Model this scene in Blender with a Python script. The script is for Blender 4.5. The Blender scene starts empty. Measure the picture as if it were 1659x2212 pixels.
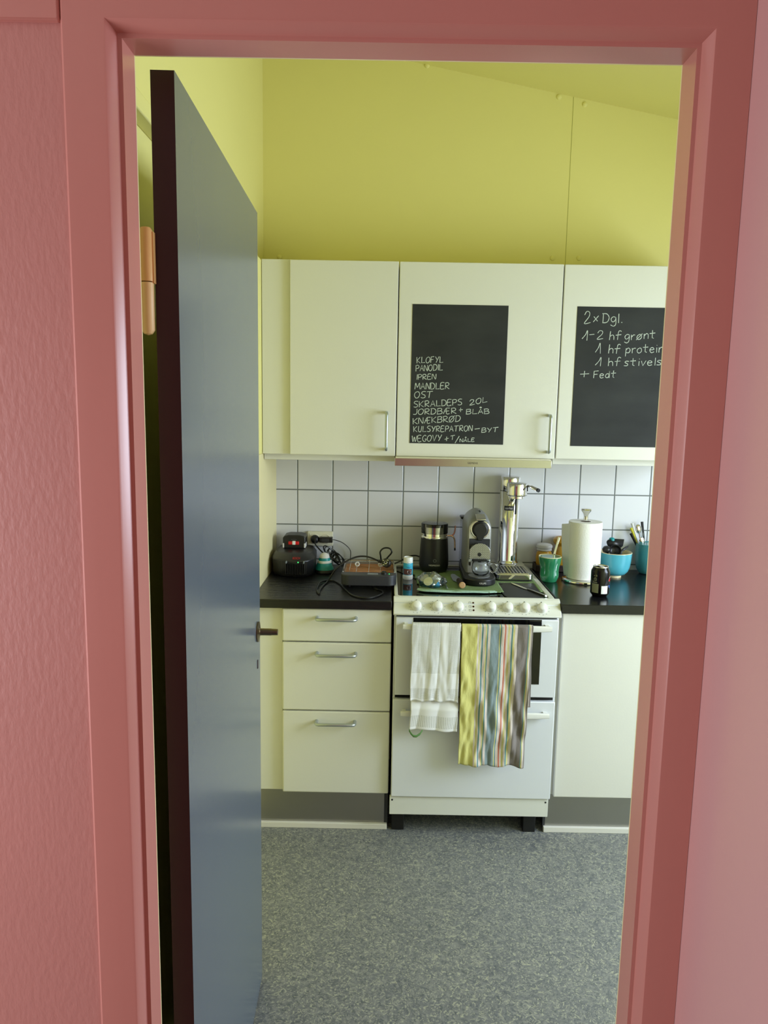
import bpy, math, random
from mathutils import Vector, Matrix, noise
random.seed(7)
PI = math.pi
S = bpy.context.scene
COL = S.collection
sin, cos, rad = math.sin, math.cos, math.radians

# ------------------------------------------------------------------ camera
CAM = Vector((-0.0372, -2.5961, 1.5957))
YAW, PITCH, ROLL, FPX = -0.0009, -0.1433, 0.0178, 1609.53
fwd = Vector((sin(YAW)*cos(PITCH), cos(YAW)*cos(PITCH), sin(PITCH)))
r0 = fwd.cross(Vector((0, 0, 1))).normalized()
u0 = r0.cross(fwd)
cr, cs = cos(ROLL), sin(ROLL)
rgt, upv = cr*r0+cs*u0, -cs*r0+cr*u0
cd = bpy.data.cameras.new('camera')
cam = bpy.data.objects.new('camera', cd)
COL.objects.link(cam)
cam.matrix_world = Matrix(((rgt.x, upv.x, -fwd.x, CAM.x), (rgt.y, upv.y, -fwd.y, CAM.y), (rgt.z, upv.z, -fwd.z, CAM.z), (0, 0, 0, 1)))
cd.sensor_fit = 'VERTICAL'
cd.sensor_height = 36.0
cd.lens = FPX/2212*36.0
cd.clip_start = 0.05
S.camera = cam

# ------------------------------------------------------------------ light
S.view_settings.view_transform = 'Standard'
S.view_settings.look = 'None'
S.view_settings.gamma = 1
S.view_settings.use_curve_mapping = False
S.view_settings.exposure = 0.0
W_ = bpy.data.worlds.new('world')
S.world = W_
W_.use_nodes = True
bgn = W_.node_tree.nodes['Background']
bgn.inputs[0].default_value = (0.55, 0.7, 1.0, 1)
bgn.inputs[1].default_value = 0.3


def area(name, loc, aim, sx, sy, power, color):
    l = bpy.data.lights.new(name, 'AREA')
    l.shape = 'RECTANGLE'
    l.size, l.size_y = sx, sy
    l.energy = power
    l.color = color
    o = bpy.data.objects.new(name, l)
    COL.objects.link(o)
    o.location = loc
    d = Vector(aim)-Vector(loc)
    o.rotation_euler = d.to_track_quat('-Z', 'Y').to_euler()
    return o


# daylight through the kitchen window (right wall) and through the hallway window (left wall)
area('kitchen_daylight', (2.27, -0.85, 1.42), (1.0, -0.85, .68), 1.05, 1.15, 69, (0.72, 0.84, 1.0))
area('hallway_daylight', (-1.87, -2.5, 1.15), (0.0, -2.5, 1.15), 1.25, 1.3, 31, (0.94, 0.93, 1.0))

# ------------------------------------------------------------------ materials


def lin(c):
    return tuple((x/255/12.92 if x/255 <= .04045 else ((x/255+.055)/1.055)**2.4) for x in c)


def mat(name, rgb, rough=.5, metal=0., bump=None, spec=None, trans=0., ior=None, emit=None, coat=0., vary=None, alpha=None, sheen=0.):
    m = bpy.data.materials.new(name)
    m.use_nodes = True
    nt = m.node_tree
    b = nt.nodes['Principled BSDF']
    c = lin(rgb)+(1,)
    b.inputs['Base Color'].default_value = c
    b.inputs['Roughness'].default_value = rough
    b.inputs['Metallic'].default_value = metal
    if spec is not None:
        b.inputs['Specular IOR Level'].default_value = spec
    if trans:
        b.inputs['Transmission Weight'].default_value = trans
    if ior:
        b.inputs['IOR'].default_value = ior
    if coat:
        b.inputs['Coat Weight'].default_value = coat
        b.inputs['Coat Roughness'].default_value = .08
    if sheen:
        b.inputs['Sheen Weight'].default_value = sheen
    if alpha is not None:
        b.inputs['Alpha'].default_value = alpha
    if emit:
        b.inputs['Emission Color'].default_value = lin(emit[0])+(1,)
        b.inputs['Emission Strength'].default_value = emit[1]
    tc = nt.nodes.new('ShaderNodeTexCoord')
    if vary:      # (scale, amount): gentle paint variation
        n = nt.nodes.new('ShaderNodeTexNoise')
        n.inputs['Scale'].default_value = vary[0]
        n.inputs['Detail'].default_value = 4
        nt.links.new(tc.outputs['Object'], n.inputs['Vector'])
        mr = nt.nodes.new('ShaderNodeMapRange')
        mr.inputs['To Min'].default_value = 1-vary[1]
        mr.inputs['To Max'].default_value = 1+vary[1]
        nt.links.new(n.outputs['Fac'], mr.inputs['Value'])
        mx = nt.nodes.new('ShaderNodeMix')
        mx.data_type = 'RGBA'
        mx.blend_type = 'MULTIPLY'
        mx.inputs[0].default_value = 1
        mx.inputs[6].default_value = c
        nt.links.new(mr.outputs[0], mx.inputs[7])
        nt.links.new(mx.outputs[2], b.inputs['Base Color'])
    if bump:      # (scale, strength, (sx,sy,sz))
        n = nt.nodes.new('ShaderNodeTexNoise')
        n.inputs['Scale'].default_value = bump[0]
        n.inputs['Detail'].default_value = 3
        mp = nt.nodes.new('ShaderNodeMapping')
        mp.inputs['Scale'].default_value = bump[2] if len(bump) > 2 else (1, 1, 1)
        nt.links.new(tc.outputs['Object'], mp.inputs['Vector'])
        nt.links.new(mp.outputs[0], n.inputs['Vector'])
        bp = nt.nodes.new('ShaderNodeBump')
        bp.inputs['Strength'].default_value = bump[1]
        bp.inputs['Distance'].default_value = .004
        nt.links.new(n.outputs['Fac'], bp.inputs['Height'])
        nt.links.new(bp.outputs[0], b.inputs['Normal'])
    return m


def nd(m):
    return m.node_tree, m.node_tree.nodes['Principled BSDF']


def math_node(nt, op, a, b=None, c=None):
    n = nt.nodes.new('ShaderNodeMath')
    n.operation = op
    for i, v in enumerate((a, b, c)):
        if v is None:
            continue
        if isinstance(v, (int, float)):
            n.inputs[i].default_value = v
        else:
            nt.links.new(v, n.inputs[i])
    return n.outputs[0]


def ramp(nt, fac, stops, interp='LINEAR'):
    n = nt.nodes.new('ShaderNodeValToRGB')
    n.color_ramp.interpolation = interp
    e = n.color_ramp.elements
    while len(e) < len(stops):
        e.new(.5)
    for i, (p, c) in enumerate(stops):
        e[i].position = p
        e[i].color = lin(c)+(1,)
    nt.links.new(fac, n.inputs[0])
    return n.outputs[0]


M = {}
M['pink'] = mat('pink_paint', (202, 136, 124), .33, spec=.75, bump=(22, .06, (1, 1, .08)), vary=(5, .03))
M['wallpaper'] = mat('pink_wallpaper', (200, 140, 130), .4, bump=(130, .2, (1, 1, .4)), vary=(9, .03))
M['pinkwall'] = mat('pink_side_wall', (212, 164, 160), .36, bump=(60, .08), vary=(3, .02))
M['yellow'] = mat('yellow_paint', (234, 226, 146), .55, bump=(40, .05), vary=(2.5, .02))
M['white_paint'] = mat('white_paint', (225, 222, 212), .6, vary=(3, .02))
M['cream'] = mat('cream_paint', (238, 226, 172), .45)
M['cab'] = mat('white_laminate', (224, 223, 212), .38, bump=(150, .04), vary=(3, .012))
M['enamel'] = mat('white_enamel', (226, 229, 232), .25, vary=(3, .01))
M['enamel2'] = mat('cream_white_enamel', (225, 226, 216), .35)
M['steel'] = mat('brushed_steel', (205, 202, 196), .26, 1., bump=(30, .05, (.05, 1, 8)))
M['plinth'] = mat('plinth_steel', (176, 174, 170), .36, 1., bump=(40, .05, (.05, 1, 8)))
M['satin'] = mat('satin_metal', (186, 193, 198), .38, .9)
M['chrome'] = mat('polished_chrome', (232, 230, 226), .06, 1.)
M['black'] = mat('black_plastic', (24, 24, 26), .38)
M['charc'] = mat('charcoal_plastic', (52, 53, 57), .42, bump=(300, .05))
M['rubber'] = mat('black_rubber', (14, 14, 15), .5)
M['glassb'] = mat('black_glass', (7, 7, 8), .06, spec=.6)
M['clear'] = mat('clear_glass', (250, 252, 252), .01, trans=1., ior=1.45)
M['white'] = mat('white_plastic', (236, 236, 230), .35)
M['ivory'] = mat('ivory_plastic', (226, 222, 200), .4)
M['paper'] = mat('paper_towel', (244, 243, 236), .9, bump=(210, .22))
M['red'] = mat('red_plastic', (205, 22, 26), .4)
M['teal'] = mat('teal_plastic', (22, 140, 142), .4)
M['green'] = mat('green_glaze', (46, 130, 88), .12, vary=(12, .12), coat=.5)
M['creamglaze'] = mat('cream_glaze', (236, 222, 178), .2)
M['turq'] = mat('turquoise_glaze', (86, 178, 196), .28, vary=(25, .16), coat=.3)
M['turqdark'] = mat('sea_green_glaze', (66, 138, 144), .3, vary=(25, .14), coat=.3)
M['amber'] = mat('amber_glaze', (200, 150, 40), .3, vary=(14, .1))
M['darkwood'] = mat('dark_wood', (46, 30, 26), .5, vary=(18, .2))
M['lightwood'] = mat('light_wood', (190, 150, 108), .5)
M['copper'] = mat('copper_metal', (236, 192, 168), .22, 1.)
M['chalk'] = mat('white_chalk', (198, 206, 196), .9, vary=(260, .25))
M['letter_dark'] = mat('dark_lettering', (30, 30, 28), .5)
M['letter_light'] = mat('light_lettering', (214, 210, 204), .5)
M['letter_grey'] = mat('grey_lettering', (130, 138, 142), .5)
M['seal'] = mat('dark_gap', (16, 16, 16), .7)
M['doorblue'] = mat('slate_blue_gloss_paint', (94, 104, 115), .22, bump=(12, .05, (1, 1, .15)), spec=.6)
M['dooredge'] = mat('dark_maroon_paint', (52, 26, 28), .5, bump=(60, .06))
M['hinge'] = mat('cream_painted_hinge', (232, 190, 118), .45, bump=(90, .15))
M['bronze'] = mat('bronze_metal', (126, 112, 88), .3, 1.)
M['capblue'] = mat('blue_foil', (70, 160, 205), .3, .6)
M['foil'] = mat('pale_foil', (214, 216, 196), .4, .2)
M['labelteal'] = mat('light_blue_label', (58, 176, 206), .5)
M['brown'] = mat('coffee_brown_print', (96, 52, 40), .5)
M['olive'] = mat('olive_grey_print', (126, 128, 104), .5)
M['canblack'] = mat('black_can_print', (12, 11, 12), .18, .3)
M['alu'] = mat('aluminium', (205, 203, 196), .28, 1.)
M['blueprint'] = mat('blue_print', (24, 70, 150), .4)
M['led_green'] = mat('green_light', (20, 90, 40), .4, emit=((60, 255, 110), 2.0))
M['led_red'] = mat('dark_red_lamp', (52, 12, 12), .2)
M['yellowpl'] = mat('yellow_plastic', (214, 206, 64), .4)
M['loop'] = mat('green_tape', (92, 134, 74), .8)
M['greytape'] = mat('pale_tape', (206, 208, 190), .8)
M['cablemat'] = mat('black_cable', (17, 17, 18), .34)
M['slate'] = mat('dark_grey_board', (44, 45, 48), .55, bump=(200, .15))

# floor: marbled grey linoleum
m = M['lino'] = mat('marbled_linoleum', (110, 112, 110), .42)
nt, b = nd(m)
tc = nt.nodes.new('ShaderNodeTexCoord')
n1 = nt.nodes.new('ShaderNodeTexNoise')
n1.inputs['Scale'].default_value = 34
n1.inputs['Detail'].default_value = 5
n1.inputs['Distortion'].default_value = 2.2
n2 = nt.nodes.new('ShaderNodeTexNoise')
n2.inputs['Scale'].default_value = 48
n2.inputs['Detail'].default_value = 3
n2.inputs['Distortion'].default_value = 3.5
n3 = nt.nodes.new('ShaderNodeTexNoise')
n3.inputs['Scale'].default_value = 44
n3.inputs['Detail'].default_value = 3
n3.inputs['Distortion'].default_value = 4
mp = nt.nodes.new('ShaderNodeMapping')
mp.inputs['Location'].default_value = (7, 3, 5)
nt.links.new(tc.outputs['Object'], n1.inputs['Vector'])
nt.links.new(tc.outputs['Object'], n2.inputs['Vector'])
nt.links.new(tc.outputs['Object'], mp.inputs['Vector'])
nt.links.new(mp.outputs[0], n3.inputs['Vector'])
base = ramp(nt, n1.outputs['Fac'], [(.3, (96, 99, 103)), (.5, (118, 120, 120)), (.7, (142, 143, 136))])


def mixc(nt, fac, a, bcol):
    x = nt.nodes.new('ShaderNodeMix')
    x.data_type = 'RGBA'
    nt.links.new(fac, x.inputs[0])
    for i, v in ((6, a), (7, bcol)):
        if isinstance(v, tuple):
            x.inputs[i].default_value = lin(v)+(1,)
        else:
            nt.links.new(v, x.inputs[i])
    return x.outputs[2]


f2 = ramp(nt, n2.outputs['Fac'], [(.55, (0, 0, 0)), (.62, (235, 235, 235))])
f3 = ramp(nt, n3.outputs['Fac'], [(.37, (225, 225, 225)), (.45, (0, 0, 0))])
c1_ = mixc(nt, f2, base, (174, 173, 152))
c2_ = mixc(nt, f3, c1_, (78, 84, 88))
nt.links.new(c2_, b.inputs['Base Color'])

# backsplash tiles: square white glazed tiles with grey joints, 151.5 mm pitch
TP, TX0, TZ0 = .1515, -.4136, 1.2269
m = M['tile'] = mat('white_wall_tile', (222, 222, 226), .16)
nt, b = nd(m)
tc = nt.nodes.new('ShaderNodeTexCoord')
sx = nt.nodes.new('ShaderNodeSeparateXYZ')
nt.links.new(tc.outputs['Object'], sx.inputs[0])


def edge(o, off):
    f = math_node(nt, 'FRACT', math_node(nt, 'DIVIDE', math_node(nt, 'SUBTRACT', o, off-10*TP), TP))
    return math_node(nt, 'ABSOLUTE', math_node(nt, 'SUBTRACT', f, .5))


e = math_node(nt, 'MAXIMUM', edge(sx.outputs['X'], TX0), edge(sx.outputs['Z'], TZ0))
g = nt.nodes.new('ShaderNodeMapRange')
g.inputs['From Min'].default_value = .4835
g.inputs['From Max'].default_value = .4865
nt.links.new(e, g.inputs['Value'])
nt.links.new(mixc(nt, g.outputs[0], (222, 222, 226), (112, 116, 112)), b.inputs['Base Color'])
g2 = nt.nodes.new('ShaderNodeMapRange')
g2.inputs['From Min'].default_value = .472
g2.inputs['From Max'].default_value = .488
nt.links.new(e, g2.inputs['Value'])
bp = nt.nodes.new('ShaderNodeBump')
bp.invert = True
bp.inputs['Strength'].default_value = .5
bp.inputs['Distance'].default_value = .003
nt.links.new(g2.outputs[0], bp.inputs['Height'])
nt.links.new(bp.outputs[0], b.inputs['Normal'])
rr = nt.nodes.new('ShaderNodeMapRange')
rr.inputs['To Min'].default_value = .16
rr.inputs['To Max'].default_value = .8
nt.links.new(g.outputs[0], rr.inputs['Value'])
nt.links.new(rr.outputs[0], b.inputs['Roughness'])

# worktop: black wood-grain laminate (left) and black speckled laminate (right)
m = M['wtl'] = mat('black_woodgrain_worktop', (20, 20, 22), .3, bump=(38, .7, (.25, 3.2, 1)), spec=.5)
m = M['wtr'] = mat('black_speckled_worktop', (22, 23, 26), .2, bump=(500, .04), spec=.5)

# chalkboard with faint wiped smears
m = M['board'] = mat('chalkboard_black', (38, 40, 39), .75)
nt, b = nd(m)
tc = nt.nodes.new('ShaderNodeTexCoord')
n1 = nt.nodes.new('ShaderNodeTexNoise')
n1.inputs['Scale'].default_value = 7
n1.inputs['Detail'].default_value = 6
mp = nt.nodes.new('ShaderNodeMapping')
mp.inputs['Scale'].default_value = (.7, 1, 1.6)
nt.links.new(tc.outputs['Object'], mp.inputs['Vector'])
nt.links.new(mp.outputs[0], n1.inputs['Vector'])
nt.links.new(ramp(nt, n1.outputs['Fac'], [(.3, (25, 27, 27)), (.75, (45, 47, 46))]), b.inputs['Base Color'])

# striped linen towel (stripes follow U)
YG, PW, TE, SL, YE, OR, BR = (212, 207, 126), (216, 204, 194), (96, 142, 148), (130, 146, 148), (208, 200, 136), (192, 116, 94), (126, 118, 113)
st = [(0, YG), (.215, PW), (.24, YE), (.262, PW), (.278, TE), (.3, PW), (.33, YE), (.348, TE), (.366, PW), (.40, SL), (.53, YE), (.545, TE), (.56, PW), (.6, OR), (.622, PW), (.65, YE), (.675, PW), (.70, TE), (.722, YE), (.75, PW), (.785, BR), (.93, TE), (.945, YE), (.96, PW), (.98, BR)]
m = M['stripe'] = mat('striped_linen', (200, 200, 120), .9, sheen=.1)
nt, b = nd(m)
uv = nt.nodes.new('ShaderNodeUVMap')
sx = nt.nodes.new('ShaderNodeSeparateXYZ')
nt.links.new(uv.outputs[0], sx.inputs[0])
nt.links.new(ramp(nt, sx.outputs[0], st, 'CONSTANT'), b.inputs['Base Color'])
n1 = nt.nodes.new('ShaderNodeTexNoise')
n1.inputs['Scale'].default_value = 40
n1.inputs['Detail'].default_value = 8
nt.links.new(uv.outputs[0], n1.inputs['Vector'])
bp = nt.nodes.new('ShaderNodeBump')
bp.inputs['Strength'].default_value = .35
bp.inputs['Distance'].default_value = .004
nt.links.new(n1.outputs['Fac'], bp.inputs['Height'])
nt.links.new(bp.outputs[0], b.inputs['Normal'])

# white waffle towel: rows of small holes, plain band and plain stripe (U across, V down in metres*10)
m = M['waffle'] = mat('white_waffle_cotton', (228, 228, 224), .9)
nt, b = nd(m)
uv = nt.nodes.new('ShaderNodeUVMap')
sx = nt.nodes.new('ShaderNodeSeparateXYZ')
nt.links.new(uv.outputs[0], sx.inputs[0])
U_, V_ = sx.outputs[0], sx.outputs[1]
cu = math_node(nt, 'ABSOLUTE', math_node(nt, 'SUBTRACT', math_node(nt, 'FRACT', math_node(nt, 'MULTIPLY', U_, 46)), .5))
cv = math_node(nt, 'ABSOLUTE', math_node(nt, 'SUBTRACT', math_node(nt, 'FRACT', math_node(nt, 'MULTIPLY', V_, 62)), .5))
hole = math_node(nt, 'MULTIPLY', math_node(nt, 'LESS_THAN', cu, .22), math_node(nt, 'LESS_THAN', cv, .36))
band = math_node(nt, 'MULTIPLY', math_node(nt, 'GREATER_THAN', V_, .63), math_node(nt, 'LESS_THAN', V_, .83))
strp = math_node(nt, 'MULTIPLY', math_node(nt, 'GREATER_THAN', U_, .61), math_node(nt, 'LESS_THAN', U_, .76))
plain = math_node(nt, 'MAXIMUM', math_node(nt, 'MAXIMUM', band, strp), math_node(nt, 'GREATER_THAN', V_, .965))
fac = math_node(nt, 'MULTIPLY', hole, math_node(nt, 'SUBTRACT', 1, plain))
nt.links.new(mixc(nt, fac, (238, 238, 236), (176, 176, 164)), b.inputs['Base Color'])
bp = nt.nodes.new('ShaderNodeBump')
bp.invert = True
bp.inputs['Strength'].default_value = .6
bp.inputs['Distance'].default_value = .002
nt.links.new(fac, bp.inputs['Height'])
nt.links.new(bp.outputs[0], b.inputs['Normal'])

# green tea towel with pale hem near its front edge
m = M['greencloth'] = mat('green_cotton', (122, 146, 98), .95, bump=(220, .5), vary=(40, .12))
m = M['hem'] = mat('pale_aqua_hem', (172, 204, 186), .95, bump=(220, .5))
m = M['mica'] = mat('heater_plate', (176, 138, 96), .5, vary=(14, .3))
m = M['element'] = mat('heater_wire', (186, 122, 80), .5)

# thin clear plastic film
m = bpy.data.materials.new('clear_film')
m.use_nodes = True
nt = m.node_tree
nt.nodes.clear()
o_ = nt.nodes.new('ShaderNodeOutputMaterial')
tr = nt.nodes.new('ShaderNodeBsdfTransparent')
gl = nt.nodes.new('ShaderNodeBsdfGlossy')
gl.inputs['Roughness'].default_value = .12
fr = nt.nodes.new('ShaderNodeFresnel')
fr.inputs['IOR'].default_value = 1.5
ad = math_node(nt, 'MULTIPLY_ADD', fr.outputs[0], .9, .05)
mx = nt.nodes.new('ShaderNodeMixShader')
nt.links.new(ad, mx.inputs[0])
nt.links.new(tr.outputs[0], mx.inputs[1])
nt.links.new(gl.outputs[0], mx.inputs[2])
nt.links.new(mx.outputs[0], o_.inputs[0])
M['film'] = m
m = bpy.data.materials.new('smoked_film')
m.use_nodes = True
nt = m.node_tree
nt.nodes.clear()
o_ = nt.nodes.new('ShaderNodeOutputMaterial')
tr = nt.nodes.new('ShaderNodeBsdfTransparent')
tr.inputs[0].default_value = (.84, .84, .86, 1)
gl = nt.nodes.new('ShaderNodeBsdfGlossy')
gl.inputs['Roughness'].default_value = .06
fr = nt.nodes.new('ShaderNodeFresnel')
fr.inputs['IOR'].default_value = 1.45
mx = nt.nodes.new('ShaderNodeMixShader')
nt.links.new(fr.outputs[0], mx.inputs[0])
nt.links.new(tr.outputs[0], mx.inputs[1])
nt.links.new(gl.outputs[0], mx.inputs[2])
nt.links.new(mx.outputs[0], o_.inputs[0])
M['smoke'] = m

# perforated shiny plate
m = M['perf'] = mat('perforated_plate', (190, 190, 192), .25, .8)
nt, b = nd(m)
tc = nt.nodes.new('ShaderNodeTexCoord')
vo = nt.nodes.new('ShaderNodeTexVoronoi')
vo.inputs['Scale'].default_value = 185
vo.inputs['Randomness'].default_value = 0.0
vo.voronoi_dimensions = '2D'
mp = nt.nodes.new('ShaderNodeMapping')
mp.inputs['Rotation'].default_value = (rad(90), 0, rad(0))
mp2 = nt.nodes.new('ShaderNodeMapping')
mp2.inputs['Rotation'].default_value = (0, 0, rad(45))
nt.links.new(tc.outputs['Object'], mp.inputs['Vector'])
nt.links.new(mp.outputs[0], mp2.inputs['Vector'])
nt.links.new(mp2.outputs[0], vo.inputs['Vector'])
h_ = math_node(nt, 'LESS_THAN', vo.outputs['Distance'], .3)
nt.links.new(mixc(nt, h_, (190, 190, 192), (16, 16, 20)), b.inputs['Base Color'])
nt.links.new(math_node(nt, 'MULTIPLY', math_node(nt, 'SUBTRACT', 1, h_), .85), b.inputs['Metallic'])

# ------------------------------------------------------------------ mesh helpers
ORG = {}


class MB:
    def __init__(self):
        self.v, self.f, self.mi, self.uv = [], [], [], {}
        self.cur = 0

    def add(self, vs, fs):
        n = len(self.v)
        self.v += [tuple(p) for p in vs]
        for f in fs:
            self.f.append([i+n for i in f])
            self.mi.append(self.cur)

    def mark(self, i):
        self.cur = i
        return self

    def box(self, x0, x1, y0, y1, z0, z1):
        self.add([(x0, y0, z0), (x1, y0, z0), (x1, y1, z0), (x0, y1, z0), (x0, y0, z1), (x1, y0, z1), (x1, y1, z1), (x0, y1, z1)],
                 [(0, 3, 2, 1), (4, 5, 6, 7), (0, 1, 5, 4), (1, 2, 6, 5), (2, 3, 7, 6), (3, 0, 4, 7)])
        return self

    def obox(self, c, ax, ay, az):      # oriented box: centre and three half-axis vectors
        c, ax, ay, az = map(Vector, (c, ax, ay, az))
        vs = [c+sx*ax+sy*ay+sz*az for sz in (-1, 1) for sx, sy in ((-1, -1), (1, -1), (1, 1), (-1, 1))]
        self.add(vs, [(0, 3, 2, 1), (4, 5, 6, 7), (0, 1, 5, 4), (1, 2, 6, 5), (2, 3, 7, 6), (3, 0, 4, 7)])
        return self

    def prism(self, pts, z0, z1, axis='z'):      # pts ccw polygon; extruded along axis
        n = len(pts)

        def P(a, b, t):
            return (a, b, t) if axis == 'z' else ((a, t, b) if axis == 'y' else (t, a, b))
        vs = [P(a, b, z0) for a, b in pts]+[P(a, b, z1) for a, b in pts]
        fs = [list(range(n))[::-1], list(range(n, 2*n))]+[(i, (i+1) % n, n+(i+1) % n, n+i) for i in range(n)]
        self.add(vs, fs)
        return self

    def lathe(self, prof, c, n=40, axis=(0, 0, 1), cap=True):      # prof [(r, h)]
        a = Vector(axis).normalized()
        t = a.orthogonal().normalized()
        s = a.cross(t)
        c = Vector(c)
        vs, fs = [], []
        for r, h in prof:
            for k in range(n):
                th = 2*PI*k/n
                vs.append(c+a*h+(t*cos(th)+s*sin(th))*r)
        for i in range(len(prof)-1):
            for k in range(n):
                fs.append((i*n+k, i*n+(k+1) % n, (i+1)*n+(k+1) % n, (i+1)*n+k))
        if cap:
            if prof[0][0] > 1e-5:
                fs.append(list(range(n))[::-1])
            if prof[-1][0] > 1e-5:
                fs.append(list(range((len(prof)-1)*n, len(prof)*n)))
        self.add(vs, fs)
        return self

    def cyl(self, p0, p1, r, n=20, r1=None):
        p0, p1 = Vector(p0), Vector(p1)
        return self.lathe([(r, 0), (r if r1 is None else r1, (p1-p0).length)], p0, n, p1-p0)

    def tube(self, pts, r, n=10, smooth=6, cap=True, flat=1.0):      # smooth curve through pts
        P = [Vector(p) for p in pts]
        if smooth and len(P) > 2:
            Q = []
            for i in range(len(P)-1):
                a, b_, c_, d = P[max(i-1, 0)], P[i], P[i+1], P[min(i+2, len(P)-1)]
                for k in range(smooth):
                    t = k/smooth
                    Q.append(.5*((2*b_)+(c_-a)*t+(2*a-5*b_+4*c_-d)*t*t+(3*b_-a-3*c_+d)*t**3))
            Q.append(P[-1])
            P = Q
        rs = r if isinstance(r, (list, tuple)) else None
        vs, fs = [], []
        T = (P[1]-P[0]).normalized()
        N = T.orthogonal().normalized()
        for i, p in enumerate(P):
            T2 = (P[min(i+1, len(P)-1)]-P[max(i-1, 0)])
            if T2.length < 1e-9:
                T2 = T
            T2.normalize()
            N = (N-T2*N.dot(T2))
            N = N.normalized() if N.length > 1e-6 else T2.orthogonal().normalized()
            B = T2.cross(N)
            R = r if rs is None else rs[0]+(rs[1]-rs[0])*i/(len(P)-1)
            for k in range(n):
                th = 2*PI*k/n
                vs.append(p+(N*cos(th)*flat+B*sin(th))*R)
        for i in range(len(P)-1):
            for k in range(n):
                fs.append((i*n+k, i*n+(k+1) % n, (i+1)*n+(k+1) % n, (i+1)*n+k))
        if cap:
            fs += [list(range(n))[::-1], list(range((len(P)-1)*n, len(P)*n))]
        self.add(vs, fs)
        return self

    def torus(self, c, R, r, axis=(0, 0, 1), n=40, m_=10):
        a = Vector(axis).normalized()
        t = a.orthogonal().normalized()
        s = a.cross(t)
        c = Vector(c)
        vs, fs = [], []
        for i in range(n):
            d = t*cos(2*PI*i/n)+s*sin(2*PI*i/n)
            for k in range(m_):
                vs.append(c+d*(R+r*cos(2*PI*k/m_))+a*r*sin(2*PI*k/m_))
        for i in range(n):
            for k in range(m_):
                fs.append((i*m_+k, ((i+1) % n)*m_+k, ((i+1) % n)*m_+(k+1) % m_, i*m_+(k+1) % m_))
        self.add(vs, fs)
        return self

    def patch(self, cx, cy, r, a0, a1, z0, z1, n=10):      # strip on an upright cylinder, angle 0 faces -Y
        vs, fs = [], []
        for i in range(n+1):
            a = a0+(a1-a0)*i/n
            x, y = cx+r*sin(a), cy-r*cos(a)
            vs += [(x, y, z0), (x, y, z1)]
        fs = [(2*i, 2*i+2, 2*i+3, 2*i+1) for i in range(n)]
        self.add(vs, fs)
        return self

    def grid(self, fn, nu, nv, uvs=True):      # fn(u, v) -> point
        base = len(self.v)
        vs = []
        for j in range(nv+1):
            for i in range(nu+1):
                vs.append(tuple(fn(i/nu, j/nv)))
                self.uv[base+len(vs)-1] = (i/nu, j/nv)
        self.add(vs, [(j*(nu+1)+i, j*(nu+1)+i+1, (j+1)*(nu+1)+i+1, (j+1)*(nu+1)+i) for j in range(nv) for i in range(nu)])
        return self

    def rot(self, piv, axis, ang):
        R = Matrix.Rotation(ang, 3, Vector(axis))
        p = Vector(piv)
        self.v = [tuple(R @ (Vector(q)-p)+p) for q in self.v]
        return self

    def build(self, name, mats, parent=None, smooth=True, bevel=0., seg=2, angle=35, solid=0., sub=0, origin=None):
        me = bpy.data.meshes.new(name)
        if parent is not None:
            o0 = Vector(ORG[parent.name])
        elif origin is not None:
            o0 = Vector(origin)
        else:
            o0 = Vector((0, 0, 0))
        me.from_pydata([tuple(Vector(p)-o0) for p in self.v], [], self.f)
        if not isinstance(mats, (list, tuple)):
            mats = [mats]
        for m_ in mats:
            me.materials.append(m_)
        for p, i in zip(me.polygons, self.mi):
            p.material_index = i
        if self.uv:
            ul = me.uv_layers.new(name='UVMap')
            for lp in me.loops:
                ul.data[lp.index].uv = self.uv.get(lp.vertex_index, (0, 0))
        import bmesh
        bm = bmesh.new()
        bm.from_mesh(me)
        bmesh.ops.recalc_face_normals(bm, faces=bm.faces)
        if smooth:
            for f in bm.faces:
                f.smooth = True
            lim = rad(angle)
            for e in bm.edges:
                if len(e.link_faces) == 2:
                    e.smooth = e.calc_face_angle(0) < lim
        bm.to_mesh(me)
        bm.free()
        o = bpy.data.objects.new(name, me)
        COL.objects.link(o)
        if parent is not None:
            o.parent = parent
        else:
            o.location = o0
        ORG[o.name] = tuple(o0)
        if bevel:
            md = o.modifiers.new('bevel', 'BEVEL')
            md.width = bevel
            md.segments = seg
            md.limit_method = 'ANGLE'
            md.angle_limit = rad(40)
            md.harden_normals = False
        if solid:
            md = o.modifiers.new('thick', 'SOLIDIFY')
            md.thickness = solid
            md.offset = 0
        if sub:
            md = o.modifiers.new('sub', 'SUBSURF')
            md.levels = md.render_levels = sub
        return o


def thing(name, label, cat, loc, group=None):
    o = bpy.data.objects.new(name, None)
    o.empty_display_size = .05
    COL.objects.link(o)
    o.location = loc
    ORG[o.name] = tuple(loc)
    tag(o, label, cat, group)
    return o


def tag(o, label, cat, group=None):
    o['label'] = label
    o['category'] = cat
    if group:
        o['group'] = group
    return o


def struct(o):
    o['kind'] = 'structure'
    return o


def rrect(x0, x1, y0, y1, r, n=6):
    out = []
    for cx, cy, a in ((x1-r, y0+r, -90), (x1-r, y1-r, 0), (x0+r, y1-r, 90), (x0+r, y0+r, 180)):
        for k in range(n+1):
            t = rad(a+90*k/n)
            out.append((cx+r*cos(t), cy+r*sin(t)))
    return out


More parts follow.
